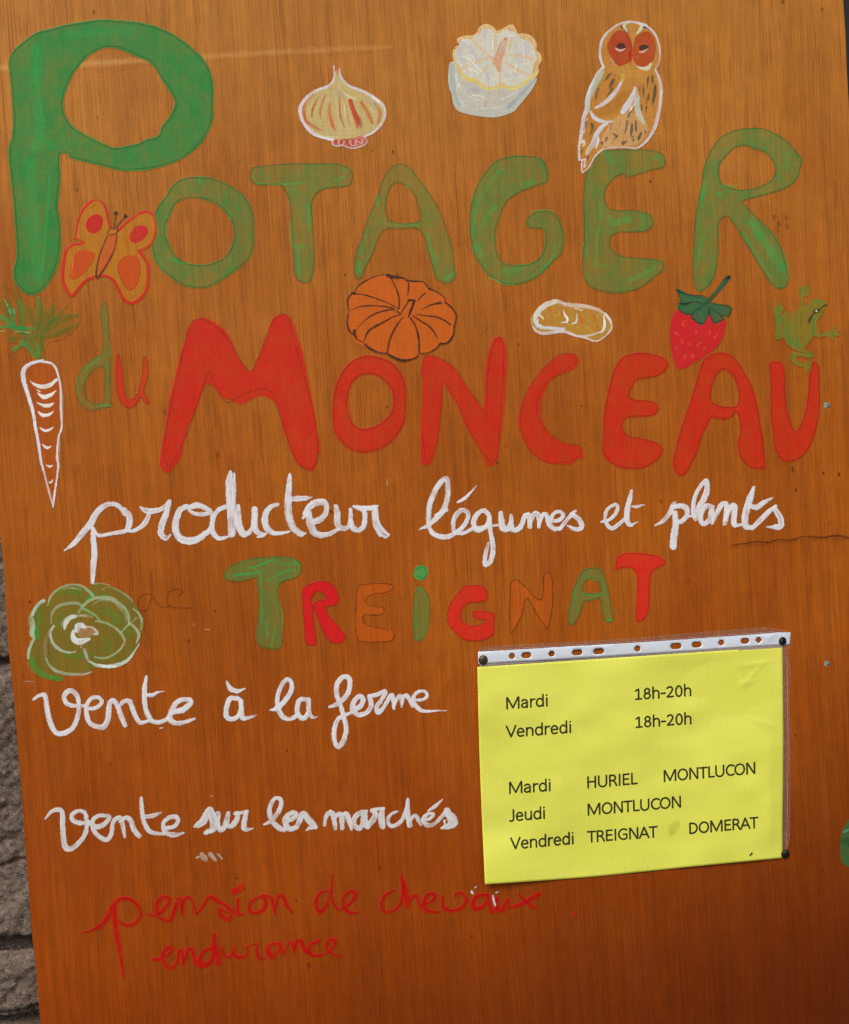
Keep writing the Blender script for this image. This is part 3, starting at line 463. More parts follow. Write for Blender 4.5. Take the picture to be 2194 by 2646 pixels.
S((222,222,232),.95,(10,20,30,36,34,30,26,24,22,18,14,10,8),"380,712 330,725 250,755 205,810 210,900 250,1030 290,1170 310,1300 340,1460 360,1600 395,1730 430,1870 465,1990",streak=.4)
S((222,222,226),.9,(16,16,14,14,14,20,14,14,16,18,14),"330,725 430,735 480,770 510,850 530,950 535,1150 540,1300 510,1400 500,1560 510,1640 490,1800",streak=.7); S((226,226,230),.9,(14,18,10),"490,1800 475,1900 465,2000")
S((190,150,130),.45,10,"530,900 550,1050 545,1250"); S((200,170,150),.5,8,"525,1400 520,1500 505,1700"); S((206,170,140),.5,(6,24,6),"400,1760 430,1860 455,1960")
for p,w in [("290,915 350,945 430,935 495,885",(10,36,34,22)),("265,895 300,930",(4,12)),("330,1000 380,1035 440,1020 490,980",(6,36,28,6)),("320,970 350,990",(5,10)),("325,1085 380,1110 430,1110 470,1090",(6,24,30,5)),("335,1165 375,1195 430,1190 470,1160",(6,32,22,4)),("350,1305 390,1330 430,1325 468,1300",(6,20,20,3)),("370,1450 410,1480 448,1468",(5,22,6)),("408,1632 435,1645 460,1635",(6,16,8)),("430,1780 445,1785 462,1762",(6,14,8))]: S((230,228,222),.95,w,p,streak=.3)
S((190,90,40),.8,4,"388,1005 392,1030")

# pumpkin
G(880,690,5.441); E('painted_pumpkin','orange ribbed pumpkin drawn with dark brown outlines',1.7,2)
F((200,92,22),.8,"190,370 250,270 400,170 560,115 680,130 850,150 950,190 1150,210 1250,310 1400,380 1470,440 1560,520 1620,620 1630,720 1600,850 1580,950 1500,1060 1400,1080 1300,1180 1150,1220 1100,1250 1000,1290 880,1310 740,1270 650,1215 500,1190 360,1110 250,1090 190,1020 120,920 95,780 110,640 105,500 130,410",lo=.8,soft=6)
S((200,70,20),.4,30,"220,1050 280,1100 340,1110",rag=1); S((200,60,20),.5,8,"300,940 360,935 390,900"); S((200,60,20),.4,5,"640,350 740,340"); S((200,60,20),.4,5,"950,335 1060,345"); S((190,70,20),.5,30,"1490,440 1550,500"); S((110,40,10),.6,26,"800,80 800,180",soft=6)
PB=(48,32,26)
for p,w in [("190,365 260,260 380,180 520,125 680,100",(14,12,12,8,6)),("665,120 740,140 850,150 930,180",(30,36,22,8)),("930,190 1040,200 1150,208 1200,250 1245,310",(18,16,9,9,14)),("1250,305 1370,360 1450,420 1475,470 1460,510",(18,8,6,10,6)),("1480,500 1560,570 1620,660 1625,740",(14,18,16,12)),("1625,740 1600,840 1590,940 1540,1030 1480,1075 1400,1075",(12,14,12,22,14,14)),("1400,1075 1360,1130 1270,1190 1180,1215 1115,1215",(16,10,12,14,12)),("1105,1215 1060,1270 980,1300 890,1315 790,1290 660,1220",(8,12,16,26,24,20)),("650,1210 560,1205 440,1160 340,1080",(10,12,22,14)),("320,1060 240,1020 200,960 195,900",(8,12,28,30)),("170,950 115,880 95,780 105,700 120,620 102,510 115,430 165,375",(14,18,16,12,8,12,14,16)),("165,370 205,370",(26,18)),
 ("200,375 350,395 520,450 680,510 760,560 820,600",(10,12,12,10,9,6)),("705,150 760,250 815,400 825,500 815,590",(14,16,14,12,14)),("955,225 955,320 942,410",(12,12,4)),("1190,370 1130,420 1085,480",(10,14,4)),("1405,505 1300,525 1210,560 1140,600",(24,12,10,4)),("1065,665 1200,685 1340,700 1460,750 1540,805",(6,12,12,14,18)),("1020,690 1130,760 1240,830 1320,920 1365,1020",(12,14,16,12,4)),("985,720 1050,820 1090,950 1105,1080 1105,1200",(18,14,20,16,12)),("885,695 800,810 730,930 680,1060 655,1220",(6,18,20,18,16)),("830,675 720,710 600,780 460,850 380,920 330,1040",(8,12,14,24,16,6)),("840,660 780,610 720,600 600,620 440,680 300,790 215,880",(16,12,14,14,14,6,5)),("765,600 700,570 560,550 380,545 260,560 140,610",(8,12,12,14,8,6)),("840,665 900,570 960,480 980,460",(8,12,12,16)),("960,468 1040,468",(24,16)),("1035,475 1010,560 985,620 955,710",(26,20,24,6))]: S(PB,.95,tuple(q*1.45 for q in w),p,streak=.4,rag=2.5)
S((186,110,50),.8,10,"770,600 820,605 840,650")

# peanut
G(1360,750,7.254); E('painted_peanut','small tan peanut shell with a glossy white rim',1.6,1)
F((180,136,54),.85,"130,440 220,310 400,220 580,200 750,240 950,260 1200,290 1400,370 1560,500 1600,620 1570,740 1450,850 1320,950 1150,930 950,880 780,800 600,790 400,810 250,800 130,700 95,600 100,500",lo=.85,soft=4)
for p,w in [("100,480 95,600 130,700",(20,26,20)),("1560,700 1480,880 1330,960",(20,10,20))]: S((196,160,100),.5,w,p)
PW=(216,216,208)
S(PW,.95,(76,90,96,80,64,40),"570,205 400,260 270,350 190,460 165,580 200,640",streak=.4); S((200,206,206),.9,(60,70,50,60,60,50),"170,580 210,660 300,700 450,710 560,720 700,720",streak=.6)
S((210,190,180),.85,(50,60,70,60,50,34,24,18),"600,210 750,265 950,285 1150,310 1350,370 1480,460 1570,560 1595,660",streak=.6); S(PW,.9,(34,46,30),"1480,440 1560,540 1595,620")
S((216,206,206),.9,(20,44,60,54,50,50,36,30,20,14),"130,690 200,770 320,810 500,790 680,775 800,800 920,850 1080,880 1250,950 1330,955",streak=.8); S(PW,.85,(14,20,24,20,10),"1330,955 1450,880 1560,780 1600,700 1600,600")
S((200,200,180),.7,(30,40,30),"1040,860 1200,840 1330,800"); S((232,234,226),.95,(6,24,40,30,8),"690,370 720,460 770,530 760,590 650,612"); S((206,210,200),.9,(8,30,34,8),"940,440 950,540 930,600 850,630"); S((230,232,226),.95,(8,40,44,30,6),"1450,470 1470,620 1460,700 1420,770 1330,800"); S((240,240,236),.95,(30,20,14,20),"245,460 290,500 340,550"); S((240,240,236),.95,12,"220,540 215,620 240,650 290,655")
for p in ["905,335 940,345","950,345 975,350","1000,368 1050,372"]: S((244,240,230),.95,12,p)
for p,w in [("440,330 450,370",60),("1010,500 1040,600",66),("1270,500 1275,580",40),("1330,690 1290,760",56),("340,500 350,600",30),("670,400 670,470",24),("1230,450 1260,470",30)]: S((196,100,36),.75,w,p,soft=5)
for p in ["540,480 590,450","620,430 630,480","760,620 860,680","950,680 990,700","1100,660 1240,780","1330,470 1340,510","1380,440 1440,500"]: S((214,190,100),.7,8,p)

# strawberry
G(1700,700,7.776); E('painted_strawberry','bright red strawberry with dark green leaves and slanting stem',1.7,2)
F((196,26,38),.96,"420,780 350,820 290,920 260,1060 245,1250 255,1450 270,1600 310,1760 350,1880 430,1975 520,1960 650,1900 720,1840 850,1780 960,1700 1100,1600 1220,1480 1310,1330 1350,1180 1370,1060 1340,980 1200,900 900,850 600,800",lo=.93,soft=4,rag=3)
S((150,20,30),.5,10,"560,1900 700,1810 830,1730 950,1650"); S((130,30,30),.35,8,"270,1100 250,1300 270,1550 330,1800"); S((130,30,30),.35,8,"1360,1050 1340,1250 1290,1370")
for p in ["510,1060 515,1100","770,1200 775,1240","350,1240 400,1280","1040,1200 1045,1260","490,1400 480,1440","640,1460 635,1480","850,1440 800,1500","370,1520 375,1570","560,1680 530,1750","700,1690 690,1740","1150,1320 1130,1340","1190,1260 1200,1280","940,1560 930,1590","550,1010 500,1030"]: S((196,80,40),.6,40,p,soft=9)
GS=(28,96,62)
F(GS,.96,"375,380 440,360 540,430 700,480 880,500 1000,560 1120,450 1240,290 1370,130 1440,100 1460,150 1320,330 1180,480 1070,600 1060,640 1250,670 1400,700 1480,740 1470,830 1430,915 1300,910 1300,970 1220,1050 1120,1050 1080,980 1030,850 970,980 890,1090 800,1050 720,990 670,900 580,880 480,830 400,760 400,680 450,620 410,480",lo=.9,soft=4)
S((60,120,60),.35,60,"450,540 650,590 860,600"); S((60,120,60),.35,60,"480,760 640,750 760,700"); S((60,130,60),.3,60,"860,850 930,1000"); S((170,40,30),.6,12,"640,665 760,640")
DG=(14,44,36)
for p,w in [("375,380 440,420 560,460 700,490 880,495 950,520 1010,570",(30,24,18,16,16,14,10)),("385,390 430,500 460,610",(20,14,12)),("460,660 560,665 640,640 740,620 850,640 900,660",(30,44,24,14,14,10)),("410,640 460,660",(24,20)),("400,700 440,790 540,860 640,870 700,870",(8,16,18,16,14)),("700,850 780,790 880,720",(10,12,14)),("690,870 680,930 760,1010 860,1060 930,1040 990,940 1030,860 1030,780",(12,18,20,22,14,10,16,30)),("1030,840 1080,960 1130,1050 1230,1010 1330,980",(20,14,14,12,20)),("970,710 1080,760 1180,830 1260,890 1310,960",(8,10,12,16,30)),("1050,640 1200,670 1400,700 1470,760 1460,830 1420,900 1300,890",(12,14,16,20,26,14,12)),("900,690 980,620 1060,520 1160,390 1280,230 1400,110 1450,120",(10,12,14,12,14,30,30)),("960,700 1060,600 1180,460 1290,320 1430,150",(10,12,12,12,20)),("1380,150 1430,130",(40,40))]: S(DG,.88,w,p,rag=1)

# frog
G(1980,720,8.29); E('painted_frog','small green tree frog with a black eye stripe at the right edge',1.6,2)
FG=(94,124,38)
fr="700,640 720,400 690,230 780,180 880,90 890,180 950,210 900,370 800,400 790,570 900,540 960,480 1060,450 1180,460 1260,510 1290,560 1250,660 1180,790 1110,880 1090,950 1120,1090 1120,1170 1280,1150 1370,1110 1450,1010 1480,1040 1450,1110 1590,1100 1520,1160 1600,1210 1480,1240 1430,1340 1380,1260 1250,1240 1120,1270 1000,1230 960,1310 830,1460 830,1520 930,1560 1020,1620 1000,1690 880,1695 740,1670 630,1680 650,1730 720,1790 830,1820 850,1740 900,1760 960,1800 960,1980 900,1920 840,2040 810,1910 680,1870 580,1800 520,1720 510,1640 560,1595 680,1590 660,1540 520,1480 440,1380 380,1260 300,1300 230,1310 200,1200 190,1000 180,800 110,620 140,600 190,680 190,500 230,500 250,620 320,500 330,620 390,620 310,780 330,830 400,730 450,690 490,700 490,800 600,720 690,660"
F(FG,.72,fr,lo=.7,soft=7,rag=6)
for p,w in [("230,1280 230,1100 210,900",(40,34,14)),("330,830 320,930",(50,40)),("740,210 740,290",(80,50)),("280,560 260,700 250,900",(30,50,40)),("480,1240 520,1350 700,1450 700,1520",(60,80,100,50)),("480,950 450,1100 460,1250",(60,60,40)),("600,1000 640,1200 680,1400",(50,50,60)),("1000,480 1180,490",(50,60)),("950,950 1000,900 1080,800",(40,70,60)),("1010,980 1050,1100 1020,1210",(50,60,50)),("560,1640 580,1700",(70,60)),("900,1590 960,1650",(60,80)),("1230,1190 1300,1180",(50,40))]: S((34,128,56),.5,w,p,soft=9)
S((150,80,30),.4,(14,24,16),"730,1290 790,1230 830,1160"); S((150,60,30),.5,(10,30,10),"1000,1260 1100,1230 1250,1240")
for p,w in [("1290,560 1230,590 1170,640 1120,680",(40,24,22,40)),("1080,720 1000,770 950,850 915,930",(44,40,50,40)),("1050,690 1120,690",(90,90))]: S((58,46,30),.88,w,p,soft=5)
S((226,226,214),.95,30,"1070,690 1078,698",soft=6)
for p in ["710,640 730,400 700,240","790,570 790,450 810,370","900,540 840,560 800,590","1250,640 1180,790 1100,900","1090,930 1095,1050","970,1050 990,1240","380,1200 360,1000 380,820","440,1380 520,1480 680,1560 820,1590","960,1310 900,1400 820,1480","850,1540 960,1580 1020,1640 960,1690 760,1670 640,1675","520,1650 560,1790 680,1870 800,1890","640,1700 720,1790 830,1820","870,1740 870,1830 960,1800","880,1830 950,1880 940,1970","740,700 740,1000","830,1110 840,1190","200,1250 230,1310 320,1290","1120,1170 1260,1150","1010,1230 1120,1275 1240,1250","820,130 830,260 870,120","870,250 930,220","1440,1130 1450,1230","190,800 190,1100"]: S((70,50,20),.5,9,p,soft=5)
# ---------------------------------------------------------------- handwriting and the lower lettering
W1=(216,217,220); W2=(196,184,190)
def word(x0,y0,s,label,strokes,col=W1,al=.95,st=.35,name='painted_word',step=1.8):
    G(x0,y0,s); E(name,label,step,1)
    for p,w in strokes: S(col,al,w,p,streak=st)
word(150,1200,3.869,'white handwritten word producteur, longest of the handwriting',[
 ("65,862 160,790 250,680 320,600 370,510 430,440 500,400 570,400 630,440 665,510",(10,50,60,70,66,56,50,50,44,20)),
 ("660,450 710,510 715,590 690,650 650,672 540,690 430,712 380,690 350,640",(40,60,64,50,40,36,36,36,34)),
 ("345,640 355,760 365,880 355,1000 345,1180",(30,56,62,60,34)),
 ("655,665 760,662 830,625 880,570 910,490",(24,36,44,50,40)),
 ("820,425 870,460 920,470 1010,455 1070,420 1120,365",(14,50,60,50,44,30)),
 ("1110,380 1080,500 1040,600 1030,690 1080,740 1125,700",(50,60,66,60,50,12)),
 ("1285,420 1220,460 1180,560 1175,650 1210,730 1290,765 1380,755 1450,710 1520,650 1545,560 1530,480 1460,430 1390,410 1320,430 1310,455 1360,490 1440,500 1500,490",(50,60,66,68,70,76,70,60,50,46,44,50,56,50,30,36,50,40)),
 ("1670,430 1590,470 1550,550 1540,640 1560,700 1610,740 1680,730 1720,710",(40,44,46,48,50,44,26,8)),
 ],st=.4)
G(560,1200,3.785)
for p,w in [("135,75 128,180 135,320 142,480 148,600 150,680",(30,78,84,84,80,74)),("170,90 180,250 180,400",(20,22,16)),("20,440 70,415 95,410",(40,34,30)),
 ("210,410 210,500 220,600 260,680 310,670 350,620 370,560 372,440",(40,60,66,66,50,44,60,62)),("370,500 370,600 395,660 440,680 490,675",(60,64,60,34,10)),("400,710 450,700 490,680",(20,26,8)),
 ("600,392 540,410 490,460 470,540 490,620 550,670 620,675 720,655",(34,46,56,64,60,50,36,14)),
 ("715,100 710,200 700,320 700,440 715,540 750,620 800,665 870,680",(30,56,68,70,70,66,56,14)),("725,340 800,335 880,330 935,320",(40,56,40,8)),("790,690 830,700 870,670",(14,22,8)),
 ("850,520 900,430 960,380 1040,370 1075,420 1060,490 1010,540 950,560",(30,60,70,60,50,50,60,60)),("860,480 880,440 900,400",(40,40,30)),("900,480 915,580 950,660 1010,690 1100,680 1190,635",(60,70,70,60,44,34)),
 ("1165,410 1180,480 1180,570 1210,620 1280,620 1310,560 1310,440",(40,60,60,56,40,50,34)),("1310,560 1330,620 1390,645 1440,600 1450,520 1440,460 1400,430 1335,410",(50,60,50,50,50,50,50,20)),
 ("1380,420 1450,430 1540,420 1580,400",(30,50,44,10)),("1545,430 1545,520 1560,610 1600,700",(50,54,50,20)),("1570,440 1580,560 1620,640 1685,690",(16,26,40,20)),("1590,660 1650,710 1685,690",(30,26,10))]: S(W1,.95,w,p,streak=.4)
word(1070,1210,3.704,'white handwritten word légumes',[
 ("50,585 120,555 200,490 280,400 320,290 325,180 310,100 260,130 200,220 150,350 140,450 145,560 190,630 290,660 380,630 460,570",(8,34,50,56,50,50,44,50,54,50,44,40,46,50,44,40)),("210,450 310,400",(30,40)),
 ("420,325 480,290 540,235 598,165",(22,34,24,4)),
 ("380,610 375,520 400,450 450,405 510,420 515,480 470,560 400,620",(34,40,46,44,40,40,44,40)),("400,625 480,620 560,580 680,560 800,545",(30,36,34,30,20)),
 ("640,410 590,460 570,530 600,590 660,580 710,530 720,460 680,410 640,410",(40,50,50,50,44,44,44,44,40)),("720,480 730,600 750,700 755,800 730,890 680,920 685,820 715,715",(44,40,44,48,50,46,40,26)),
 ("830,430 835,500 850,570 900,580 930,520 930,450",(40,60,64,50,44,30)),("930,520 940,580 975,590 1020,560 1060,460",(40,50,50,50,40)),
 ("1060,450 1100,450 1110,560",(34,46,44)),("1110,540 1150,440 1190,450 1195,560",(30,44,46,30)),("1200,540 1230,450 1270,450 1290,530 1340,580 1400,575",(30,40,44,46,44,40)),
 ("1320,510 1390,495 1430,450 1390,415 1330,440 1310,500",(30,40,36,34,34,34)),
 ("1400,575 1460,500 1520,430 1550,405",(34,36,36,16)),("1510,440 1570,480 1605,540 1590,580 1530,580 1470,550",(40,46,50,44,40,16))],st=.4)
word(1530,1210,3.285,'white handwritten word et',[
 ("80,455 140,440 195,390 220,330 190,310 130,350 110,420 130,480 170,510 220,480 280,430",(16,30,32,30,26,28,30,36,34,34,30)),
 ("335,190 320,260 300,340 295,420 310,470 340,485",(22,40,46,46,44,26)),("330,480 390,455",(20,4)),("335,322 380,325 455,305",(10,30,4))])
word(1530,1210,3.285,'white handwritten word plants at the right of its line',[
 ("535,485 600,450 660,380 690,310 710,285",(12,34,40,40,6)),("680,330 750,320 800,340 805,400 760,450 715,460",(40,44,46,40,40,36)),("705,380 710,480 695,580 690,665",(44,54,60,58)),("820,410 900,400",(16,30)),
 ("880,435 865,400 860,300 890,200 940,130 970,110 975,180 950,260 910,320 880,390",(30,40,36,34,36,40,46,50,40,30)),
 ("1025,330 970,320 925,380 925,450 960,470 1000,420 1015,340 1020,460",(30,44,44,44,40,40,40,40)),
 ("1030,440 1060,380 1100,310 1140,310 1140,400 1125,470",(34,40,44,46,46,36)),("1125,440 1180,330 1210,330 1205,420 1210,480 1270,480",(30,44,50,46,44,16)),
 ("1375,160 1340,260 1310,360 1295,440 1310,500 1360,500",(24,56,58,56,50,30)),("1340,320 1400,330 1460,290 1540,248",(30,50,40,4)),
 ("1360,510 1430,440 1500,370 1560,320",(34,44,44,24)),("1550,340 1600,430 1600,490 1550,500 1480,498",(44,50,50,40,8))])
# treignat
R2=(206,16,30)
letter(340,1420,2.902,'smaller green capital T opening the mixed colour town name',GRN,.62,
 "695,180 715,140 760,110 860,75 980,55 1100,50 1200,60 1260,95 1278,140 1262,190 1220,220 1150,235 1115,260 1100,300 1110,380 1125,480 1125,600 1130,700 1110,745 1050,748 990,740 945,710 935,650 945,500 950,350 940,270 930,215 870,230 790,243 720,232 695,210",lo=.55,
 extra=[(BG,.75,10,"880,140 980,110 1060,75"),(BG,.8,14,"760,195 850,185 960,170"),(BG,.7,8,"900,130 960,170 970,260"),(BG,.7,8,"1010,240 1070,200 1150,165 1230,150"),(BG,.7,7,"975,300 975,420 980,550"),(BG,.7,10,"1070,580 1065,650 1050,720"),(BG,.8,8,"1100,400 1130,500 1125,620"),(BG,.6,8,"1010,540 1020,660"),(BG,.6,7,"1080,90 1160,110 1240,110"),(BG,.8,10,"1210,70 1260,120")],pen=.55)
letter(340,1420,2.902,'crimson red capital R beside the smaller green T',R2,.95,
 "1275,310 1300,280 1350,250 1420,235 1480,245 1530,290 1550,340 1555,390 1520,420 1450,432! 1480,490 1530,550 1580,610 1605,650 1590,690 1540,706 1490,690 1440,620 1410,560 1380,480 1362,420! 1362,500 1375,600 1385,710 1340,718 1305,700 1295,600 1285,480 1280,380",
 ["1385,320 1430,325 1455,350 1450,375 1400,380 1355,410 1352,370"],lo=.9,soft=3)
letter(900,1420,2.0726,'faint orange capital E outlined in pencil in the town name',(206,88,18),.36,
 "45,220 60,190 110,180 180,178 235,190 238,215 200,235 130,245 100,260 98,285 120,300 180,305 192,325 180,348 120,352 90,348 80,370 90,395 140,410 200,420 243,430 240,485 170,498 90,498 45,480 35,400 38,300",lo=.8,pen=.95,extra=[((206,60,20),.7,5,"110,240 150,245 200,235 240,228")])
letter(900,1420,2.0726,'slim green lowercase i with a bright dot',GRN,.6,
 "378,198 410,215 430,250 440,310 438,370 425,430 400,475 375,492 355,480 345,420 345,320 352,240",lo=.6,extra=[(BG,.5,10,"400,470 425,420"),(BG,.5,8,"360,215 380,205 400,212")],pen=.5)
F(BG,.85,"350,125 360,95 390,85 420,95 428,125 410,155 380,165 355,150",lo=.7); S(GRN,.7,8,"365,140 400,155 420,130 400,95 365,105"); S(PEN,.4,3,"350,120 370,90 405,88 420,120 405,160")
letter(900,1420,2.0726,'red capital G in the town name',(204,34,26),.88,
 "748,240 740,270 700,285 650,288 615,310 602,350 615,385 650,405 690,405 720,395 735,380 720,378 690,375 668,355 670,335 700,325 750,330 785,345 782,400 780,450 740,480 680,492 620,482 565,440 532,390 530,340 545,290 580,240 625,195 680,190 730,200",lo=.8,extra=[((222,40,34),.6,6,"660,425 700,420 740,390")])
letter(900,1420,2.0726,'faint orange capital N outlined in pencil in the town name',(204,84,20),.32,
 "865,240 870,180 890,160 915,170 960,210 1000,255 1035,270! 1045,200 1045,140 1065,120 1090,135 1097,200 1095,290 1085,370 1078,415 1055,418 1030,380 990,310 960,260! 945,280 935,340 910,400 880,445 863,430 862,330",lo=.8,pen=.97,extra=[((200,60,20),.4,30,"890,300 930,300")])
letter(900,1420,2.0726,'slim green capital A beside the last red T',GRN,.55,
 "1178,340 1190,280 1205,210 1230,150 1265,105 1310,95 1350,105 1375,150 1395,220 1410,300 1420,350 1415,385 1390,392 1370,375 1355,320 1350,265 1300,275 1265,280 1250,320 1230,370 1200,408 1182,400 1175,370",
 ["1290,158 1330,165 1348,200 1348,228 1310,232 1262,225 1262,190"],lo=.6,pen=.6,extra=[(BG,.8,6,"1285,150 1330,165"),(BG,.7,6,"1260,235 1310,245 1350,235"),(BG,.7,8,"1380,385 1415,375"),(BG,.4,12,"1215,200 1205,260")])
letter(900,1420,2.0726,'red capital T closing the town name',(206,36,26),.88,
 "1430,80 1440,40 1480,18 1530,15 1600,20 1660,32 1698,60 1690,85 1650,105 1625,130 1618,180 1615,280 1605,340 1575,385 1545,383 1538,330 1545,240 1545,150 1525,105 1480,100 1430,108",lo=.8,lead=2)
# pencil word "de"
word(340,1420,2.902,'faint pencil word de left of the town name',[("138,150 150,260 150,340 130,410 100,460 55,440 50,380 80,340 150,330",6),("150,340 190,400 240,432 300,420",6),("350,350 380,320 370,300 320,300 280,320 262,380 290,425 360,437 450,437",6)],col=(60,32,14),al=.5,st=.05,name='pencil_word',step=1.6)
# cabbage
G(50,1480,4.974); E('painted_cabbage','round green cabbage of overlapping pale outlined leaves',1.8,1)
F((58,118,44),.62,"370,380 420,270 500,190 620,150 760,150 870,200 950,150 1060,135 1200,180 1340,250 1450,360 1520,450 1580,580 1600,680 1560,820 1540,930 1460,1060 1380,1160 1260,1210 1140,1240 1000,1220 900,1270 720,1310 560,1340 540,1385 450,1380 280,1310 180,1220 110,1120 100,1020 140,900 180,840 140,780 130,600 190,460 280,360",lo=.7,soft=12,rag=5)
for p,w in [("150,1120 200,1230 330,1330 540,1370",(70,80,60,50)),("220,720 220,780 240,830",(60,80,60)),("960,270 900,330 860,350",(50,60,20)),("820,460 900,510 1000,560",(50,50,20)),("1050,290 1160,300",(30,10))]: S((30,140,50),.7,w,p,soft=8)
for p,w in [("480,250 620,230 800,250",(60,100,60)),("1150,500 1250,600 1200,650",(100,140,80)),("600,1060 760,1080 950,1040",(60,80,40)),("250,480 260,600 240,660",(60,90,60)),("560,560 480,620 520,700",(40,60,40)),("1100,840 1150,950 1100,1000",(60,90,60)),("1380,720 1400,800",(80,60))]: S((34,130,40),.35,w,p,soft=14)
PG=(168,190,150)
for p,w,a in [("365,420 390,330 440,260 540,190 680,155 800,170 880,230 950,300",(14,26,26,24,22,26,36,30),.6),("560,210 660,195 800,215",(8,16,10),.5),("415,540 450,470 520,420 620,395 740,390 800,420",(20,30,34,36,34,26),.5),("410,650 410,560",(14,20),.4),("800,440 760,520",(34,24),.45),("820,430 880,370 960,330 1060,320 1180,330 1290,400 1370,480 1405,580 1410,650",(30,34,34,40,44,40,36,34,24),.6),("940,420 1000,370 1080,350 1200,370 1300,460 1370,560 1360,640",(6,14,20,20,26,20,8),.4),("820,460 900,500 980,550 1030,610",(20,20,20,16),.5),("980,620 1100,640 1200,690 1290,760 1340,840 1350,890 1300,980 1200,1060 1080,1100 970,1080",(20,20,24,30,30,24,22,24,24,16),.6),("1300,770 1410,660",(16,22),.6),("1410,640 1480,700 1535,780 1530,840 1505,900",(20,26,32,30,12),.75),("1460,460 1530,520 1575,620 1560,740",(10,20,30,10),.75),("930,150 1040,135 1160,160",(10,12,10),.4),("1060,220 1150,185 1260,220 1400,310 1460,370",(8,10,14,20,8),.4),("1450,640 1500,580 1530,590",(10,12,8),.4)]: S(PG,a,w,p,streak=.7)
S((186,206,186),.85,(44,40,34,30),"310,360 250,400 200,470 170,540"); S((176,200,170),.75,(20,50,60,60,30),"150,560 170,620 170,700 165,790 185,830",streak=.5); S((150,180,130),.6,(8,10,8),"160,500 130,580 125,660")
S((166,196,160),.8,(30,34,34,20),"190,850 150,920 120,1020 115,1100",streak=.6)
S((180,196,170),.7,(30,34,30,40,30,20,14),"440,690 400,760 410,850 450,930 540,1000 630,1025 720,1015",streak=.5); S((150,130,100),.5,(30,44,44,34),"390,740 350,840 330,950 340,1060",streak=.8)
S((180,190,160),.65,(20,30,36,30,36,30,14),"340,1100 390,1190 470,1260 580,1295 700,1310 830,1305 930,1275",streak=.9)
S((186,190,180),.55,(40,34,30,20),"840,990 860,1060 890,1130 960,1170"); S((190,206,190),.9,(14,34,40,50,40,30,20,12),"900,1140 1000,1190 1120,1205 1250,1190 1370,1140 1440,1070 1500,980 1540,920",streak=.5); S((232,236,230),.9,(10,26,20,8),"1020,1180 1100,1200 1180,1205 1250,1195")
S((206,210,200),.92,(40,60,60,20),"720,560 650,580 600,640 580,720"); S((170,190,170),.7,8,"600,580 550,630 545,685"); S((186,180,150),.6,(14,30,24,10),"740,555 820,550 900,560 935,570")
S((216,214,210),.92,(60,70,70,40),"740,740 750,690 800,680 840,700"); S((206,200,186),.85,(14,20,30,40,20),"840,690 920,700 980,740 1000,780 960,790"); S((190,140,110),.5,(100,130,80),"800,780 860,780 930,740",soft=20)
S((216,218,214),.92,(30,60,76,84,60,10),"690,750 690,820 720,870 780,890 850,870 910,845"); S((190,190,170),.7,10,"790,945 802,958"); S((90,60,30),.5,5,"945,150 950,240"); S((200,190,180),.35,6,"70,1400 140,1395 190,1408"); S((190,180,170),.35,6,"110,1160 130,1250 170,1285")
word(70,1720,3.553,'white handwritten word vente in the upper sales line',[
 ("60,310 110,275 160,270 175,330 190,430 220,540 270,615 340,620 420,570 465,470 475,380 465,290 420,235 370,240 340,290 370,350 440,370 530,370",(22,30,40,44,46,48,46,46,44,44,40,40,44,46,40,40,34,26)),
 ("540,390 610,395 670,360 685,320 640,290 580,310 545,380 550,460 580,530 640,560 700,565 740,500 750,420 760,340 800,325 840,390 865,470 900,550",(30,36,36,36,34,36,40,44,44,44,50,50,48,44,44,44,50,36)),
 ("840,380 890,330 940,330 970,400 1000,470 1040,525 1110,510",(30,36,46,46,42,40,30)),("1095,100 1080,200 1078,300 1090,400 1120,470 1150,510 1220,520 1290,490",(22,46,44,44,46,40,36,40)),("1105,270 1150,270 1200,245 1265,235",(30,40,20,4)),
 ("1290,480 1340,430 1420,410 1490,360 1500,320 1440,310 1370,340 1330,410 1310,480 1350,525 1430,525 1535,490",(30,44,54,50,44,40,46,50,50,44,40,26)),("1220,575 1250,570",(10,6))])
word(540,1720,2.72,'white handwritten letter à with its accent',[
 ("125,110 150,160 200,180 260,158",(8,34,30,4)),("200,235 150,230 125,290 120,350 150,375 200,360 225,300 215,240 190,225",(24,34,34,34,34,30,30,30,24)),("225,250 230,330 240,370 300,360 335,348",(30,34,34,20,6))])
word(540,1720,2.72,'white handwritten word la',[
 ("430,312 480,300 540,240 580,170 575,110 540,100 500,160 480,240 490,310 520,360 570,375 620,350",(8,36,36,32,30,30,30,30,34,34,30,28)),("690,240 640,240 620,300 630,350 670,370 700,320 700,240 705,330 730,365 765,358",(30,34,34,34,34,30,34,34,20,4))])
word(540,1720,2.72,'white handwritten word ferme with a long looped f',[
 ("850,290 900,270 960,220 990,150 985,90 945,80 900,130 900,210 925,280 950,370 965,450 940,540 905,570 880,510 885,430 915,370 1000,330",(18,34,36,34,34,34,34,34,30,32,34,36,34,34,34,30,20)),
 ("1010,310 1060,290 1085,240 1060,215 1020,250 1010,310 1050,345 1110,330 1140,280 1130,215",(28,36,34,30,34,38,34,30,36,34)),("1125,215 1180,205 1240,180 1220,230 1180,290 1190,330 1230,290 1270,220 1290,215 1300,300",(26,30,26,30,34,34,28,30,32,20)),
 ("1300,290 1330,220 1350,220 1355,290",(14,26,30,14)),("1360,270 1370,215 1400,220 1430,290",(14,26,32,16)),("1435,240 1500,240 1535,210 1510,180 1460,190 1435,240 1460,290 1510,320 1600,318 1670,316",(20,22,22,22,24,30,32,24,10,3))])
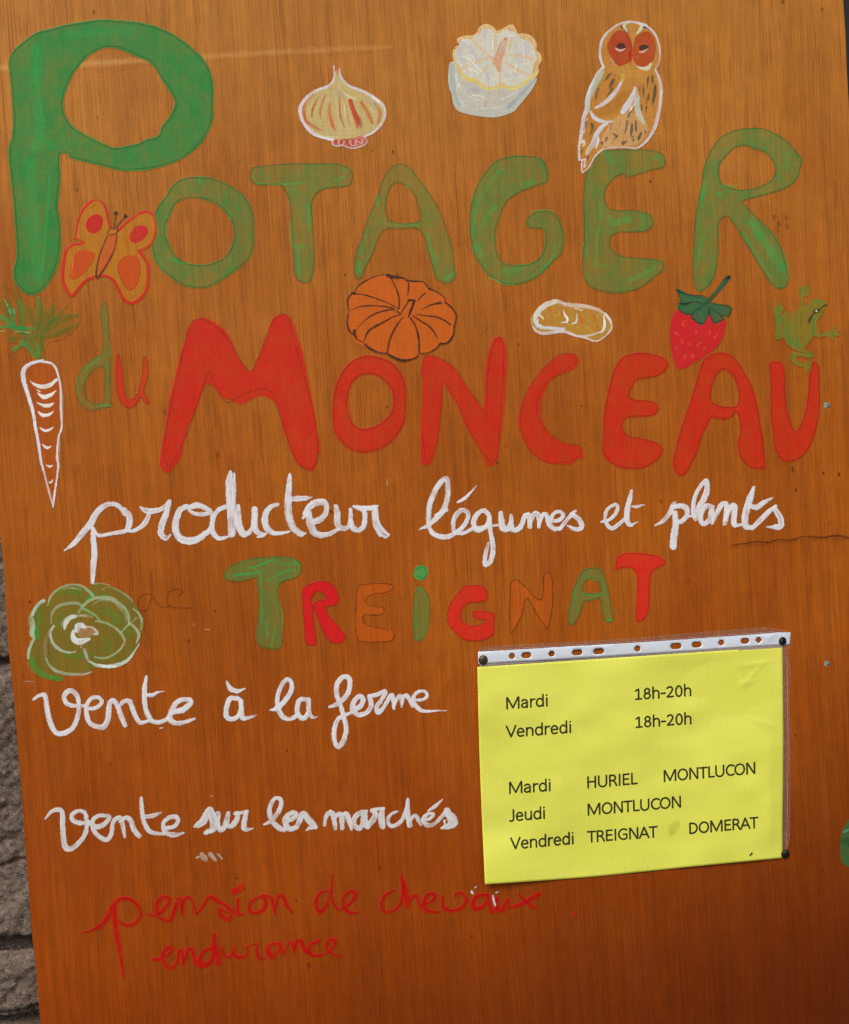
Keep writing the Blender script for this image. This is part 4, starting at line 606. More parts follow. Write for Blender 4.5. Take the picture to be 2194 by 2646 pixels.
word(100,2030,2.902,'white handwritten word vente in the lower sales line',[
 ("50,250 90,200 140,180 175,200 180,280 185,380 200,460 240,475 300,430 350,360 360,270 345,205 300,190 250,220 260,260 310,280 380,275",(12,26,34,36,38,40,44,40,36,34,32,30,28,34,36,36,20)),
 ("375,275 430,310 490,290 530,240 500,225 440,230 405,270 410,330 450,380 510,405 545,360 560,270 610,240 630,300 645,385",(30,38,36,30,26,30,32,34,34,36,34,32,34,34,20)),
 ("610,270 660,240 695,270 715,330 750,375 770,378",(20,34,40,40,34,10)),("770,92 775,180 790,270 820,330 860,355 940,365",(24,32,32,36,32,20)),("790,235 860,225 925,200",(30,34,8)),
 ("945,320 1010,310 1045,270 1030,235 970,245 935,290 950,350 1020,370 1090,352",(30,30,32,36,32,30,34,40,8))],col=(206,206,206),st=.45)
word(100,2030,2.902,'white handwritten word sur',[
 ("1175,305 1230,270 1280,180 1300,230 1320,290 1300,330 1250,355",(30,60,40,60,66,50,30)),("1330,220 1350,210 1340,280 1360,330 1390,320 1410,260 1420,210",(40,30,40,40,36,40,34)),("1420,300 1450,300 1490,250 1490,210 1470,210",(40,44,40,34,20)),("1480,210 1540,200 1575,190",(24,26,10)),("1560,195 1545,260 1540,310 1560,330 1615,320",(28,40,44,34,4))],col=(206,206,206))
for _p,_w,_l in [("1185,540 1200,535",(14,16),'tiny pale dab left of the other dabs'),("1220,510 1240,540 1255,560",(20,44,20),'largest pale dab under the lower sales line'),("1290,515 1310,540 1325,560",(34,30,20),'pale dab right of the largest dab'),("1345,515 1375,550",(12,12),'faint thin dab at the right end'),("1290,82 1305,75",(8,5),'small white fleck above the word sur')]:
    word(100,2030,2.902,_l,[(_p,_w)],col=(180,170,150),al=.7,st=.9,name='paint_dab')
word(660,2030,3.224,'white handwritten word les',[
 ("65,325 120,300 180,240 215,160 205,110 160,110 125,170 120,240 150,310 200,355 240,370",(10,36,36,36,34,34,38,38,40,46,34)),("270,290 320,270 340,235 310,225 260,260 250,310 280,360 340,350",(36,40,36,34,44,50,48,40)),
 ("345,340 370,290 400,230 440,280 480,320 505,345",(36,50,40,60,50,20)),("500,345 460,350 420,375",(40,34,12))],col=(206,206,206))
word(660,2030,3.224,'white handwritten word marchés',[
 ("575,330 590,260 620,225 650,250 665,360",(24,36,40,46,30)),("665,260 700,235 720,270 725,355",(30,36,46,36)),("730,240 760,240 780,290 800,365",(30,46,46,20)),
 ("925,215 880,225 835,260 820,320 860,355 890,330 900,260 910,225 915,300 935,345",(30,40,44,40,44,40,40,40,50,40)),("935,340 985,280 1000,230 970,205 1070,190",(40,50,40,30,24)),("1060,195 1050,260 1060,340",(34,56,50)),
 ("1185,215 1130,240 1105,290 1120,330 1160,335 1220,290 1260,200 1272,115",(14,26,32,34,34,34,40,24)),("1270,130 1270,230 1285,330",(30,40,44)),("1290,290 1330,250 1360,290 1380,325",(30,34,34,24)),
 ("1390,290 1450,275 1485,240 1440,235 1400,280 1430,330 1490,320 1560,250 1600,200",(24,28,28,26,34,40,30,30,40)),("1440,210 1500,170 1560,115",(16,34,4)),("1590,210 1640,280 1650,320 1600,340 1550,355",(50,80,60,50,20)),("1575,290 1580,330",(20,10))],col=(206,206,206))
R3=(180,10,10)
def redw(x0,y0,s,label,st,name='painted_word'):
    G(x0,y0,s); E(name,label,1.9,1)
    for p,w in st: S(R3,.93,w,p,streak=.25)
    for p,w in st:
        if len(p)>22: S((80,10,10),.5,5,p,streak=.6)
redw(190,2240,2.854,'dark red handwritten word pension at the bottom',[
 ("65,482 130,470 200,430 260,350 300,270 350,235 420,240 470,280 495,340 470,400 410,430 360,420 330,390",(10,24,36,46,40,32,28,28,28,28,26,24,14)),("305,290 305,400 325,530 350,680 368,820",(30,44,36,28,20)),
 ("545,350 600,358 660,320 700,270 700,225 650,225 615,280 620,350 660,390 720,395",(16,26,34,34,30,34,36,34,26,28)),("720,390 745,320 770,240 790,250 800,350",(28,34,36,36,20)),("805,340 810,260 840,225 870,240 890,300 910,350",(14,26,26,26,24,18)),
 ("910,345 960,280 1000,220 1060,250 1130,290 1170,340 1140,385 1090,360 1075,310 1130,340",(16,24,30,34,30,34,38,36,24,14)),("1215,240 1210,300 1220,350 1250,350",(24,32,34,16)),("1185,180 1240,150",(50,52)),
 ("1350,230 1300,270 1305,330 1360,335 1410,300 1410,230 1350,225",(24,28,30,30,34,30,16)),("1390,210 1450,220 1475,280 1485,345",(20,24,26,18)),("1490,310 1510,220 1550,225 1575,290 1615,335",(16,26,28,30,16))])
redw(780,2240,2.3527,'dark red handwritten word de at the bottom',[("185,45 180,140 150,230 110,270 85,220 110,160 165,140",(10,18,22,28,28,24,12)),("180,150 190,220 230,260 270,240 310,200 325,160 290,150 255,190 260,250 300,280 350,275",(12,16,14,14,24,24,20,24,26,28,6))])
redw(780,2240,2.3527,'dark red handwritten word chevaux under the yellow sheet',[
 ("565,140 510,170 485,220 500,265 550,270 600,220 620,120 605,60",(10,20,24,24,18,20,34,20)),("620,100 635,180 640,240",(34,40,30)),("650,210 690,175 710,210 730,250",(16,26,26,20)),("735,225 790,210 810,170 770,165 745,210 760,265 840,275",(14,20,22,22,24,26,12)),
 ("855,180 860,240 900,265 960,255 1000,210 980,165 940,160 930,185",(18,26,24,26,26,22,20,10)),("1130,170 1070,175 1040,220 1060,255 1110,230 1135,180 1140,230 1160,275",(20,30,34,34,24,26,30,24)),("1185,190 1185,250 1220,260 1250,200 1255,240 1290,240",(26,34,34,28,24,10)),("1320,165 1360,210 1415,250",(10,20,24)),("1300,240 1370,205 1440,165",(24,26,34)),("1655,280 1652,310",(14,10))])
S(W1,.9,(8,14,6),"1032,145 1035,155 1040,165"); S(W1,.8,5,"1048,128 1062,120"); S(W1,.85,(8,12,10),"1162,175 1165,195 1175,235"); S(W1,.6,8,"1180,158 1190,152")
redw(390,2380,3.224,'dark red handwritten word endurance, lowest on the board',[
 ("20,318 80,315 140,280 180,230 150,220 100,270 105,340 150,390 200,375 225,310 235,240 260,260 270,365",(30,30,26,26,30,34,34,30,28,24,28,34,26)),("275,340 310,240 345,240 360,300 370,360",(20,34,36,36,26)),
 ("520,230 450,240 420,290 400,350 450,365 510,320 525,200 525,110",(20,30,34,60,50,30,56,34)),("540,200 555,280 560,350",(40,50,46)),("595,220 610,280 650,300 685,260 690,210",(24,28,26,30,24)),("690,270 720,300 790,290 810,240 800,210 880,190",(30,36,30,20,16,14)),("890,190 885,250 900,310 955,310",(16,26,28,6)),
 ("1080,190 1010,195 975,240 1010,290 1060,240 1080,200 1090,250 1110,275",(34,40,50,60,30,30,40,16)),("1115,260 1150,180 1180,190 1190,265",(16,26,30,20)),("1195,250 1215,170 1250,165 1275,230 1310,270",(14,30,36,40,24)),
 ("1395,165 1340,190 1310,230 1340,280 1400,285 1470,260 1530,200 1530,155 1480,160 1460,220 1500,265 1580,292",(34,36,40,34,24,20,34,34,26,28,26,12))])
G(1994,2000,5.25); E('painted_leaf','green painted shape cut off by the right edge of the board',2.2,1)
F((40,96,50),.92,"1060,610 1010,680 960,770 930,900 930,1020 935,1120 960,1200 1010,1250 1060,1262 1085,1200 1090,900 1085,700",lo=.85,soft=4); S((110,150,120),.6,(20,30,10),"970,790 1020,770 1060,740"); S((24,70,36),.6,70,"960,920 1020,900 1060,960")
G(0,0,1.0); E('veneer_split','dark ragged horizontal split in the veneer at the right edge',2.0,0)
import random as _r
S((70,28,8),.92,(2,2.4,3,2.4,3.4,2.4,3,4.4,3.4,5.5),"1893,1408 1925,1404 1955,1399 1985,1402 2010,1394 2040,1396 2080,1386 2120,1389 2160,1384 2194,1390",rag=2,streak=.9)
S((100,46,14),.28,9,"1890,1412 1990,1402 2080,1394 2194,1392",soft=6)
_q=_r.Random(9)
for k in range(12):
    x=1900+_q.random()*290; y=1410-(x-1893)*.075; S((70,30,8),.45,_q.uniform(1,2.2),f"{x:.0f},{y-2:.0f} {x+_q.uniform(-4,4):.0f},{y+_q.uniform(3,10):.0f}")
E('veneer_marks','small knots, specks and scratches scattered over the veneer',2.2,0)
import random as _r
_q=_r.Random(5)
for x,y,r,a in [(242,30,5,.8),(252,303,4,.8),(128,457,4,.7),(199,490,5,.7),(2022,3,6,.8),(2124,24,5,.8),(1680,469,4,.9),(1944,338,4,.9),(2012,578,6,.9),(2000,560,8,.5),(2032,562,7,.5),(2034,584,7,.5),(2008,592,7,.4),(1557,1151,6,.95),(2048,1213,7,.9),(2127,1222,5,.9),(2168,1225,5,.9),(1708,1295,5,.9),(2056,1266,5,.8),(645,1293,4,.7),(855,1322,5,.8),(1000,1051,3,.9),(556,1578,4,.8),(488,1655,5,.8),(611,2269,4,.8),(765,2328,4,.8),(797,2495,7,.9),(425,1064,6,.7),(961,389,3,.8),(1014,391,3,.8),(1340,889,4,.8),(1502,1048,4,.8),(1308,1152,4,.7),(1247,1122,3,.9),(1285,1195,4,.9),(742,1939,4,.9),(1218,2420,4,.7),(2054,1900,4,.8),(2124,2248,6,.5),(1016,393,3,.7),(766,507,4,.9),(765,612,4,.9),(891,710,4,.9),(650,637,5,.6),(1027,706,7,.4),(562,1175,8,.6),(77,1555,5,.9),(200,1212,16,.25),(60,1750,8,.3),(980,2243,8,.35),(1907,2530,9,.3),(1640,2570,8,.3),(1780,1500,8,.3),(2144,1352,9,.3)]:
    S((48,22,8),a*.9,r*.85,f"{x},{y-r*.4:.1f} {x+1},{y+r*.5:.1f}",soft=1.5 if r<6 else 6,rag=1.5)
for _ in range(90):
    x,y=_q.uniform(60,2150),_q.uniform(10,2630); S((56,26,8),_q.uniform(.2,.5),_q.uniform(1.4,2.4),f"{x:.0f},{y:.0f} {x+_q.uniform(-1,1):.0f},{y+_q.uniform(1,5):.0f}",soft=1.2)
S((214,164,98),.55,(8,11,10,7,5),"0,176 90,172 240,165 340,158 480,150",soft=15,rag=3); S((214,164,98),.34,(8,8,6,2),"480,150 700,136 950,124 1010,121",soft=13,rag=3)
S((150,70,16),.1,12,"0,190 240,178 340,170",soft=9)
for p in ["530,1627 536,1627 542,1626","500,1617 501,1612","1680,1960 1690,1956","360,2090 362,2076","1000,1240 1001,1252"]: S((210,180,140),.5,1.8,p)
S((80,40,14),.4,3,"120,1600 150,1606 170,1616 178,1618"); S((110,60,24),.14,2,"1170,640 1300,560 1240,598")
S((120,60,20),.14,2,"1190,900 1260,850 1300,812")

# ================================================================ the board
M_WOOD = mat_wood(); M_PAINT = mat_paint()
def ue(px, py): return to_board(np.array([px]), np.array([py]))[0][0]
board = empty('painted_sign_board', BM @ Matrix.Translation((0, -.655, 0)))
tag(board, 'orange brown varnished plywood sign board hand painted in green, red and white', 'sign board')
BOFF = Matrix.Translation((0, .655, 0))
def onboard(o): o.matrix_parent_inverse = BOFF; return o
U0, U1, V0, V1, TH = UL, UR, -.655, .585, .012
bm = bmesh.new()
vsl = np.linspace(V0, V1, 120)
def edge_l(v): return U0 + .0016*(math.exp(-((v-(-.025))/.03)**2)) - .0010*math.exp(-((v-.02)/.02)**2) + .0006*math.sin(v*23) + .0003*math.sin(v*71)
def edge_r(v): return U1 + .0007*math.sin(v*17+1) + .0002*math.sin(v*90)
rows = []
for v in vsl:
    l, r = edge_l(v), edge_r(v); c = .0007
    rows.append([bm.verts.new(p) for p in ((l, v, -TH), (l, v, -c), (l+c, v, 0), (r-c, v, 0), (r, v, -c), (r, v, -TH))])
for a, b in zip(rows[:-1], rows[1:]):
    for i in range(6):
        j = (i+1) % 6; bm.faces.new((a[i], a[j], b[j], b[i]))
bm.faces.new(rows[0][::-1]); bm.faces.new(rows[-1])
bmesh.ops.recalc_face_normals(bm, faces=bm.faces)
me = bpy.data.meshes.new('panel'); bm.to_mesh(me); bm.free()
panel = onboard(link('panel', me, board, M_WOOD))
m, t, b = nmat('plywood_edge'); ov = N(t, 'ShaderNodeTexCoord').outputs['Object']
lay = noise(t, ov, 1, 1, 900, 1, 0); c = mixc(t, mr(t, lay, .4, .6), (.30, .10, .03), (.50, .28, .10)); t.links.new(c, b.inputs['Base Color']); b.inputs['Roughness'].default_value = .7
me.materials.append(m)
for p in me.polygons:
    if abs(p.normal.z) < .3: p.material_index = 1
    if p.center.x > 0 and abs(p.normal.x) > .5: p.material_index = 0
for k, el in enumerate(ELS):
    o = onboard(link(el['name'], render_el(el, k), board, M_PAINT, el['label']))
    if el['name'] in ('veneer_marks',): o['kind'] = 'stuff'
# two filled screw holes at the right edge
m_sc, t, b = nmat('dull_zinc'); n = noise(t, N(t, 'ShaderNodeTexCoord').outputs['Object'], 600, 600, 600, 1, 3)
t.links.new(mixc(t, mr(t, n, .35, .65), (.42, .40, .36), (.14, .11, .08)), b.inputs['Base Color']); b.inputs['Metallic'].default_value = .4; b.inputs['Roughness'].default_value = .5
def disc_mesh(name, prof, n=28, wob=0.0, seed=1):
    rr = random.Random(seed); ph = [rr.uniform(0, 6.28) for _ in range(4)]
    vs_, fs = [], []
    for r, z in prof:
        for i in range(n):
            a = 2*math.pi*i/n; q = r*(1+wob*(math.sin(2*a+ph[0])+.6*math.sin(3*a+ph[1])+.4*math.sin(5*a+ph[2]))); vs_.append((q*math.cos(a), q*math.sin(a), z))
    for k in range(len(prof)-1):
        for i in range(n):
            j = (i+1) % n; fs.append((k*n+i, k*n+j, (k+1)*n+j, (k+1)*n+i))
    vs_.append((0, 0, prof[-1][1])); c = len(vs_)-1; k = len(prof)-1
    for i in range(n): fs.append((k*n+i, k*n+(i+1) % n, c))
    me = bpy.data.meshes.new(name); me.from_pydata(vs_, [], fs); me.update()
    for p in me.polygons: p.use_smooth = True
    return me
for i, (x, y, r) in enumerate(((2137, 1048, .0026), (2137, 1715, .0024))):
    p = bp(x, y)
    o = link('screw_head', disc_mesh('screw_head', [(r*1.25, .00005), (r*1.1, .0003), (r*.85, .0002), (r*.6, .0005), (r*.25, .0006)], 24, .06, i+3), board, m_sc, ('small grey screw head near the right edge, level with the red word', 'small grey screw head near the right edge, above the yellow sheet')[i])
    onboard(o); o.location = (p.x, p.y, 0)

# ================================================================ yellow sheet, its plastic sleeve and the pins
def lerp(a, b, t): return a+(b-a)*t
PTL, PTR, PBR, PBL = (1233.3, 1723.7), (2022.4, 1670.8), (2022.9, 2217.2), (1253.3, 2285.3)
def sheet_h(x, y):
    """height of the sheet over the board: slack waves, right edge pinned, lower left corner lifting"""
    x = np.asarray(x, float); y = np.asarray(y, float)
    h = .0022 + .0009*np.sin((x-1240)/150+(y-1700)/260) + .0008*np.sin((y-1700)/95-(x-1240)/330) + .0006*np.sin((x+y*.6)/70)
    h = h + .0016*(vn(x/70, y/50, 31)-.5) + .0022*(vn(x/130+y/300, y/80, 33)-.5)
    h = h + .0007*np.exp(-(((x-1480)/90)**2+((y-2110)/50)**2)) - .0006*np.exp(-(((x-1560)/120)**2+((y-1760)/30)**2))
    dl = np.clip((1480-x)/230, 0, 1)*np.clip((y-2120)/165, 0, 1); h = h + .0065*dl**1.6
    cr1 = np.abs((x-1905)-(y-1720)*.35); h = h + .0009*np.exp(-np.abs((x-1955)+(y-1735)*.9)/5)*np.exp(-((x-1945)/45)**2-((y-1745)/40)**2) + .0008*np.exp(-np.abs((y-1765)-(x-1930)*-.22)/5)*np.exp(-((x-1930)/50)**2) + .0007*np.exp(-np.abs((x-1300)*.8-(y-1990))/9)*np.exp(-((x-1320)/60)**2)
    h = h + .0008*np.exp(-np.abs((y-1870)-(x-1980)*.3)/6)*np.exp(-((x-1975)/35)**2)
    h = h + .0011*np.exp(-cr1/7)*np.exp(-((y-1750)/60)**2)
    cr2 = np.abs((y-1722)-(x-1950)*(-.12)+6); h = h + .0010*np.exp(-cr2/6)*np.exp(-((x-1950)/60)**2)
    e = np.clip((x-1990)/34, 0, 1); h = h*(1-.6*e)
    return np.maximum(h, .0004)+.0006
sheet = empty('yellow_sheet', BM @ Matrix.Translation(bp(1640, 2250)))
tag(sheet, 'bright yellow printed timetable sheet in a plastic sleeve pinned on the board', 'paper sheet')
def onfix(o, root, px, py):
    q = bp(px, py); o.parent = root; o.matrix_parent_inverse = Matrix.Translation(-q); return o
nx, ny = 130, 96
sg, tg = np.meshgrid(np.linspace(0, 1, nx), np.linspace(0, 1, ny))
def quad(s, t):
    X = lerp(lerp(PTL[0], PTR[0], s), lerp(PBL[0], PBR[0], s), t); Y = lerp(lerp(PTL[1], PTR[1], s), lerp(PBL[1], PBR[1], s), t)
    X = X - 2.4*np.sin(np.pi*t)*(1-s) + 2.2*np.sin(np.pi*np.clip(t*1.15, 0, 1))*s
    Y = Y + 3.0*np.sin(np.pi*np.clip(s*1.5, 0, 1))*t**6*(s < .667) + 2*np.sin(np.pi*s)*t
    return X, Y
SX, SY = quad(sg, tg); SZ = sheet_h(SX, SY); u, v = to_board(SX, SY, SZ)
me, _ = grid_mesh('paper', np.stack((u, v, SZ), -1))
m_pap, t, b = nmat('yellow_paper'); ov = N(t, 'ShaderNodeTexCoord').outputs['Object']
n = noise(t, ov, 14, 14, 14, 1, 3); c = mixc(t, mr(t, n, .3, .7), (.755, .765, .085), (.80, .805, .105))
c = mixc(t, mr(t, noise(t, ov, 900, 900, 900, 1, 2), .3, .7, 0, .05), c, (.5, .46, .05)); t.links.new(c, b.inputs['Base Color']); b.inputs['Roughness'].default_value = .75
b.inputs['Specular IOR Level'].default_value = .25; b.inputs['Coat Weight'].default_value = .35; b.inputs['Coat Roughness'].default_value = .22
bu = N(t, 'ShaderNodeBump', {'Strength': .15, 'Distance': .0008, 'Height': noise(t, ov, 40, 40, 40, 1, 4)}); t.links.new(bu.outputs[0], b.inputs['Normal'])
o = link('paper', me, None, m_pap); onfix(o, sheet, 1640, 2250)
sm = o.modifiers.new('thickness', 'SOLIDIFY'); sm.thickness = .00018; sm.offset = -1
# printed words: strokes of a plain sans-serif, unit = capital height
Q = lambda cx, cy, rx, ry, a0, a1, n=9: [(cx+rx*math.cos(R_(a0+(a1-a0)*i/(n-1))), cy+ry*math.sin(R_(a0+(a1-a0)*i/(n-1)))) for i in range(n)]
GL = {  # glyph: (advance, [polylines])
 'M': (1.33, [[(.16, 0), (.16, 1), (.20, 1), (.66, .06), (1.12, 1), (1.17, 1), (1.17, 0)]]),
 'V': (.88, [[(.04, 1), (.44, .02), (.84, 1)]]), 'J': (.50, [[(.34, 1), (.34, .18)]+Q(.14, .18, .20, .20, 0, -90, 5)+[(.02, .02)]]),
 'H': (.97, [[(.16, 0), (.16, 1)], [(.81, 0), (.81, 1)], [(.16, .54), (.81, .54)]]), 'U': (1.0, [[(.15, 1), (.15, .36)]+Q(.50, .36, .35, .36, 180, 360, 13)+[(.85, 1)]]),
 'R': (.84, [[(.16, 0), (.16, .97), (.40, .97)]+Q(.40, .73, .26, .24, 90, -90, 9)+[(.16, .49)], [(.42, .49), (.60, .34), (.76, 0)]]),
 'I': (.39, [[(.195, 0), (.195, 1)]]), 'E': (.76, [[(.66, .04), (.16, .04), (.16, .96), (.65, .96)], [(.16, .52), (.60, .52)]]), 'L': (.65, [[(.16, 1), (.16, .04), (.62, .04)]]),
 'O': (1.03, [Q(.515, .5, .42, .49, 90, 450, 25)]), 'N': (1.0, [[(.16, 0), (.16, 1), (.20, 1), (.80, .02), (.85, .02), (.85, 1)]]), 'T': (.76, [[(.38, 0), (.38, .96)], [(.03, .96), (.73, .96)]]),
 'C': (.83, [Q(.54, .5, .42, .48, 50, 310, 19)]), 'G': (.98, [Q(.55, .5, .44, .48, 52, 270, 15)+[(.72, .05), (.84, .12), (.84, .48), (.56, .48)]]),
 'A': (.90, [[(.04, 0), (.45, 1), (.86, 0)], [(.18, .32), (.72, .32)]]), 'D': (.95, [[(.16, .03), (.16, .97), (.38, .97)]+Q(.38, .5, .44, .47, 90, -90, 13)+[(.16, .03)]]),
 'a': (.745, [[(.12, .62)]+Q(.33, .50, .24, .23, 120, 0, 7)+[(.57, 0)], [(.57, .42), (.36, .40)]+Q(.30, .20, .20, .19, 90, 270, 9)+[(.45, .05), (.57, .18)]]),
 'r': (.54, [[(.15, 0), (.15, .73)], [(.15, .48), (.26, .66), (.40, .71), (.50, .69)]]),
 'd': (.815, [[(.67, 0), (.67, 1.06)], [(.67, .55)]+Q(.38, .36, .27, .36, 65, 295, 15)+[(.67, .17)]]),
 'i': (.356, [[(.18, 0), (.18, .72)], [(.175, .98), (.185, .99)]]), 'e': (.773, [[(.12, .38), (.66, .38)]+Q(.39, .38, .27, .345, 0, 180, 11)+Q(.40, .36, .28, .36, 180, 300, 9)+[(.62, .07)]]),
 'n': (.815, [[(.15, 0), (.15, .73)], [(.15, .50)]+Q(.41, .48, .25, .24, 130, 0, 8)+[(.66, 0)]]), 'u': (.815, [[(.15, .73), (.15, .25)]+Q(.39, .25, .24, .24, 180, 310, 8)+[(.66, .24)], [(.66, .73), (.66, 0)]]),
 'h': (.815, [[(.15, 0), (.15, 1.06)], [(.15, .50)]+Q(.41, .48, .25, .24, 130, 0, 8)+[(.66, 0)]]),
 '1': (.787, [[(.15, .82), (.41, .96), (.41, .04)], [(.16, .04), (.66, .04)]]), '8': (.787, [Q(.395, .74, .22, .22, 90, 450, 17), Q(.395, .27, .26, .25, 90, 450, 17)]),
 '2': (.787, [[(.13, .84)]+Q(.36, .73, .25, .23, 130, -30, 9)+[(.48, .42), (.13, .04), (.67, .04)]]), '0': (.787, [Q(.395, .49, .27, .48, 90, 450, 21)]), '-': (.475, [[(.06, .40), (.41, .40)]])}
WORDS = [('Mardi', 1309, 1831.8, 1415, 1823.4, 28), ('18h-20h', 1641.5, 1808, 1786, 1797, 27.5), ('Vendredi', 1307.7, 1905.2, 1475.5, 1892.3, 28), ('18h-20h', 1643, 1880.3, 1786.6, 1869.8, 27.5),
 ('Mardi', 1316.4, 2050.4, 1422.5, 2042.6, 28), ('HURIEL', 1518.5, 2035.8, 1648, 2025.2, 28), ('MONTLUCON', 1716, 2019.2, 1951.5, 1998, 27.5), ('Jeudi', 1316.4, 2121.8, 1407.8, 2114.3, 28), ('MONTLUCON', 1519.5, 2106.2, 1759.5, 2085.2, 27.5),
 ('Vendredi', 1319.4, 2194.2, 1482, 2179.8, 28), ('TREIGNAT', 1517.7, 2176.2, 1699.6, 2162.3, 27.5), ('DOMERAT', 1782, 2154.4, 1960, 2138, 27)]
WL_ = ['word Mardi at the top left of the yellow sheet', 'hours 18h-20h, upper line', 'word Vendredi, upper list', 'hours 18h-20h, lower line', 'word Mardi beside HURIEL', 'word HURIEL', 'word MONTLUCON at the right of HURIEL', 'word Jeudi', 'word MONTLUCON beside Jeudi', 'word Vendredi beside TREIGNAT', 'printed word TREIGNAT', 'word DOMERAT']
m_ink, t, b = nmat('black_toner'); at = N(t, 'ShaderNodeAttribute', attribute_name='Pig'); t.links.new(at.outputs[0], b.inputs['Base Color']); t.links.new(at.outputs[3], b.inputs['Alpha']); b.inputs['Roughness'].default_value = .6; b.inputs['Specular IOR Level'].default_value = .2
for k, (wd, xa, ya, xb, yb, ch) in enumerate(WORDS):
    G(0, 0, 1.0); E('printed_word', WL_[k], 1.25, 1); x = 0; pl = []
    for chh in wd:
        adv, ps = GL[chh]
        for q in ps: pl.append([(x+a, b_) for a, b_ in q])
        x += adv
    xs = [a for q in pl for a, _ in q]; mn, mxx = min(xs)-.055, max(xs)+.055
    sl_ = (yb-ya)/(xb-xa)
    for q in pl:
        dd = []
        for a, b_ in q:
            px = xa+(a-mn)/(mxx-mn)*(xb-xa)+b_*ch*-.02; dd.append((px, ya+(px-xa)*sl_-b_*ch))
        Qp = []
        for (ax, ay), (bx, by) in zip(dd[:-1], dd[1:]): Qp.append((ax, ay))
        Qp.append(dd[-1]); Qp = np.array(Qp)
        CUR['ops'].append(('S', lin((42, 44, 12)), .97, Qp, np.full(len(Qp), 4.1), 0.0, .12, 1.2))
    CUR['hfun'] = sheet_h; CUR['hs'] = .05
    el = ELS.pop(); me = render_el(el, 900+k)
    o = link('printed_word', me, None, m_ink, 'printed '+WL_[k] if not WL_[k].startswith('printed') else WL_[k]); onfix(o, sheet, 1640, 2250)
for nm_, lb_, ops_ in (('stain', 'faint oily stain between the words TREIGNAT and DOMERAT', [((176, 166, 36), .22, (10, 22, 14), "1733,2155 1740,2140 1750,2130", 9)]), ('speck', 'tiny dark speck near the bottom right corner of the sheet', [((60, 50, 10), .8, 3, "1939,2210 1943,2205", 1.5)])):
    G(0, 0, 1.0); E(nm_, lb_, 1.6, 1)
    for c_, a_, w_, p_, so_ in ops_: S(c_, a_, w_, p_, soft=so_, streak=.2)
    CUR['hfun'] = sheet_h; CUR['hs'] = .02; el = ELS.pop(); o = link(nm_, render_el(el, 50), None, m_ink, el['label']); onfix(o, sheet, 1640, 2250)


sleeve = empty('plastic_sleeve', BM @ Matrix.Translation(bp(1640, 1700)))
tag(sleeve, 'clear plastic punched pocket with white hole strip around the yellow sheet', 'plastic sleeve')
# white punched strip with real holes
OUT = [(1235.3, 1684), (1300, 1680.3), (1420, 1673), (1540, 1666.3), (1660, 1659.2), (1780, 1651), (1860, 1645), (1940, 1639.5), (2010, 1633.8), (2043, 1633.6), (2042.6, 1650), (2042, 1666.6), (2012, 1666.4), (1940, 1671), (1860, 1676.8), (1780, 1683), (1660, 1691.2), (1540, 1698.5), (1420, 1706), (1300, 1712), (1235.3, 1715.6), (1235.2, 1700)]
HO = [(1323.2, 1695.3, 7.5, 0), (1360.2, 1693.2, 12.2, 7.6), (1425.6, 1689.3, 7.6, 0), (1491.7, 1685.7, 13, 7.7), (1547.3, 1682.9, 13.6, 7.6), (1647.3, 1676.2, 7.6, 0), (1746.9, 1669.5, 14, 7.6), (1800.5, 1665.7, 12.4, 7.6), (1863.9, 1660.7, 7.3, 0), (1925.3, 1656.1, 10.6, 7.4), (1960.2, 1653.6, 7.2, 1)]
def strip_h(x, y):
    x = np.asarray(x, float); y = np.asarray(y, float); c = 1700-(x-1235)*.0625
    h = .0012+.0006*np.sin((x-1235)/140)*1.0 + .0004*np.cos((y-c)/16*1.4) + .00025*np.sin(x/37)
    h = h+.0016*np.exp(-((x-1985)/20)**2)*np.clip((1668-y)/34, 0, 1) - .0012*np.exp(-((x-2021)/22)**2) + .0009*np.exp(-((x-1547)/30)**2)*np.exp(-((y-1672)/8)**2)+.0005*np.exp(-np.abs((x-1990)-(y-1640)*.9)/4)*(x > 1960)*(x < 2012)
    return np.maximum(h, .0007)
pts2 = [Vector(p) for p in OUT]; edges = [(i, (i+1) % len(OUT)) for i in range(len(OUT))]; holes = []
for hx, hy, rx, ry in HO:
    base = len(pts2); lp = []
    for i in range(22):
        a = 2*math.pi*i/22; c_, s_ = math.cos(a), math.sin(a)
        if ry == 0: q = (rx*c_, rx*s_)
        elif ry == 1: w = rx*(1+.12*math.cos(4*a)); q = (w*c_, w*s_)
        else: q = (math.copysign(rx-ry, c_)+ry*c_, ry*s_) if abs(c_) > 1e-6 else (0, ry*s_)
        lp.append((hx+q[0]-q[1]*.0, hy+q[1]-q[0]*.065))
    holes.append(lp); pts2 += [Vector(p) for p in lp]; edges += [(base+i, base+(i+1) % 22) for i in range(22)]
def inpoly(x, y, P):
    r = False
    for (ax, ay), (bx, by) in zip(P, P[1:]+P[:1]):
        if (ay > y) != (by > y) and x < ax+(bx-ax)*(y-ay)/(by-ay): r = not r
    return r
gx = 1238
while gx < 2042:
    for j in range(1, 6):
        y = 1684-(gx-1235)*.0625 + j*5.4
        if inpoly(gx, y, OUT) and not any(inpoly(gx, y, [(hx+(a-hx)*1.25, hy+(b_-hy)*1.25) for a, b_ in h]) for h, (hx, hy, _, _) in zip(holes, HO)): pts2.append(Vector((gx, y)))
    gx += 6
vv, ee, ff, *_r3 = delaunay_2d_cdt(pts2, edges, [], 0, 1e-4)
fk = []
for f in ff:
    cx = sum(vv[i].x for i in f)/len(f); cy = sum(vv[i].y for i in f)/len(f)
    if inpoly(cx, cy, OUT) and not any(inpoly(cx, cy, h) for h in holes): fk.append(list(f))
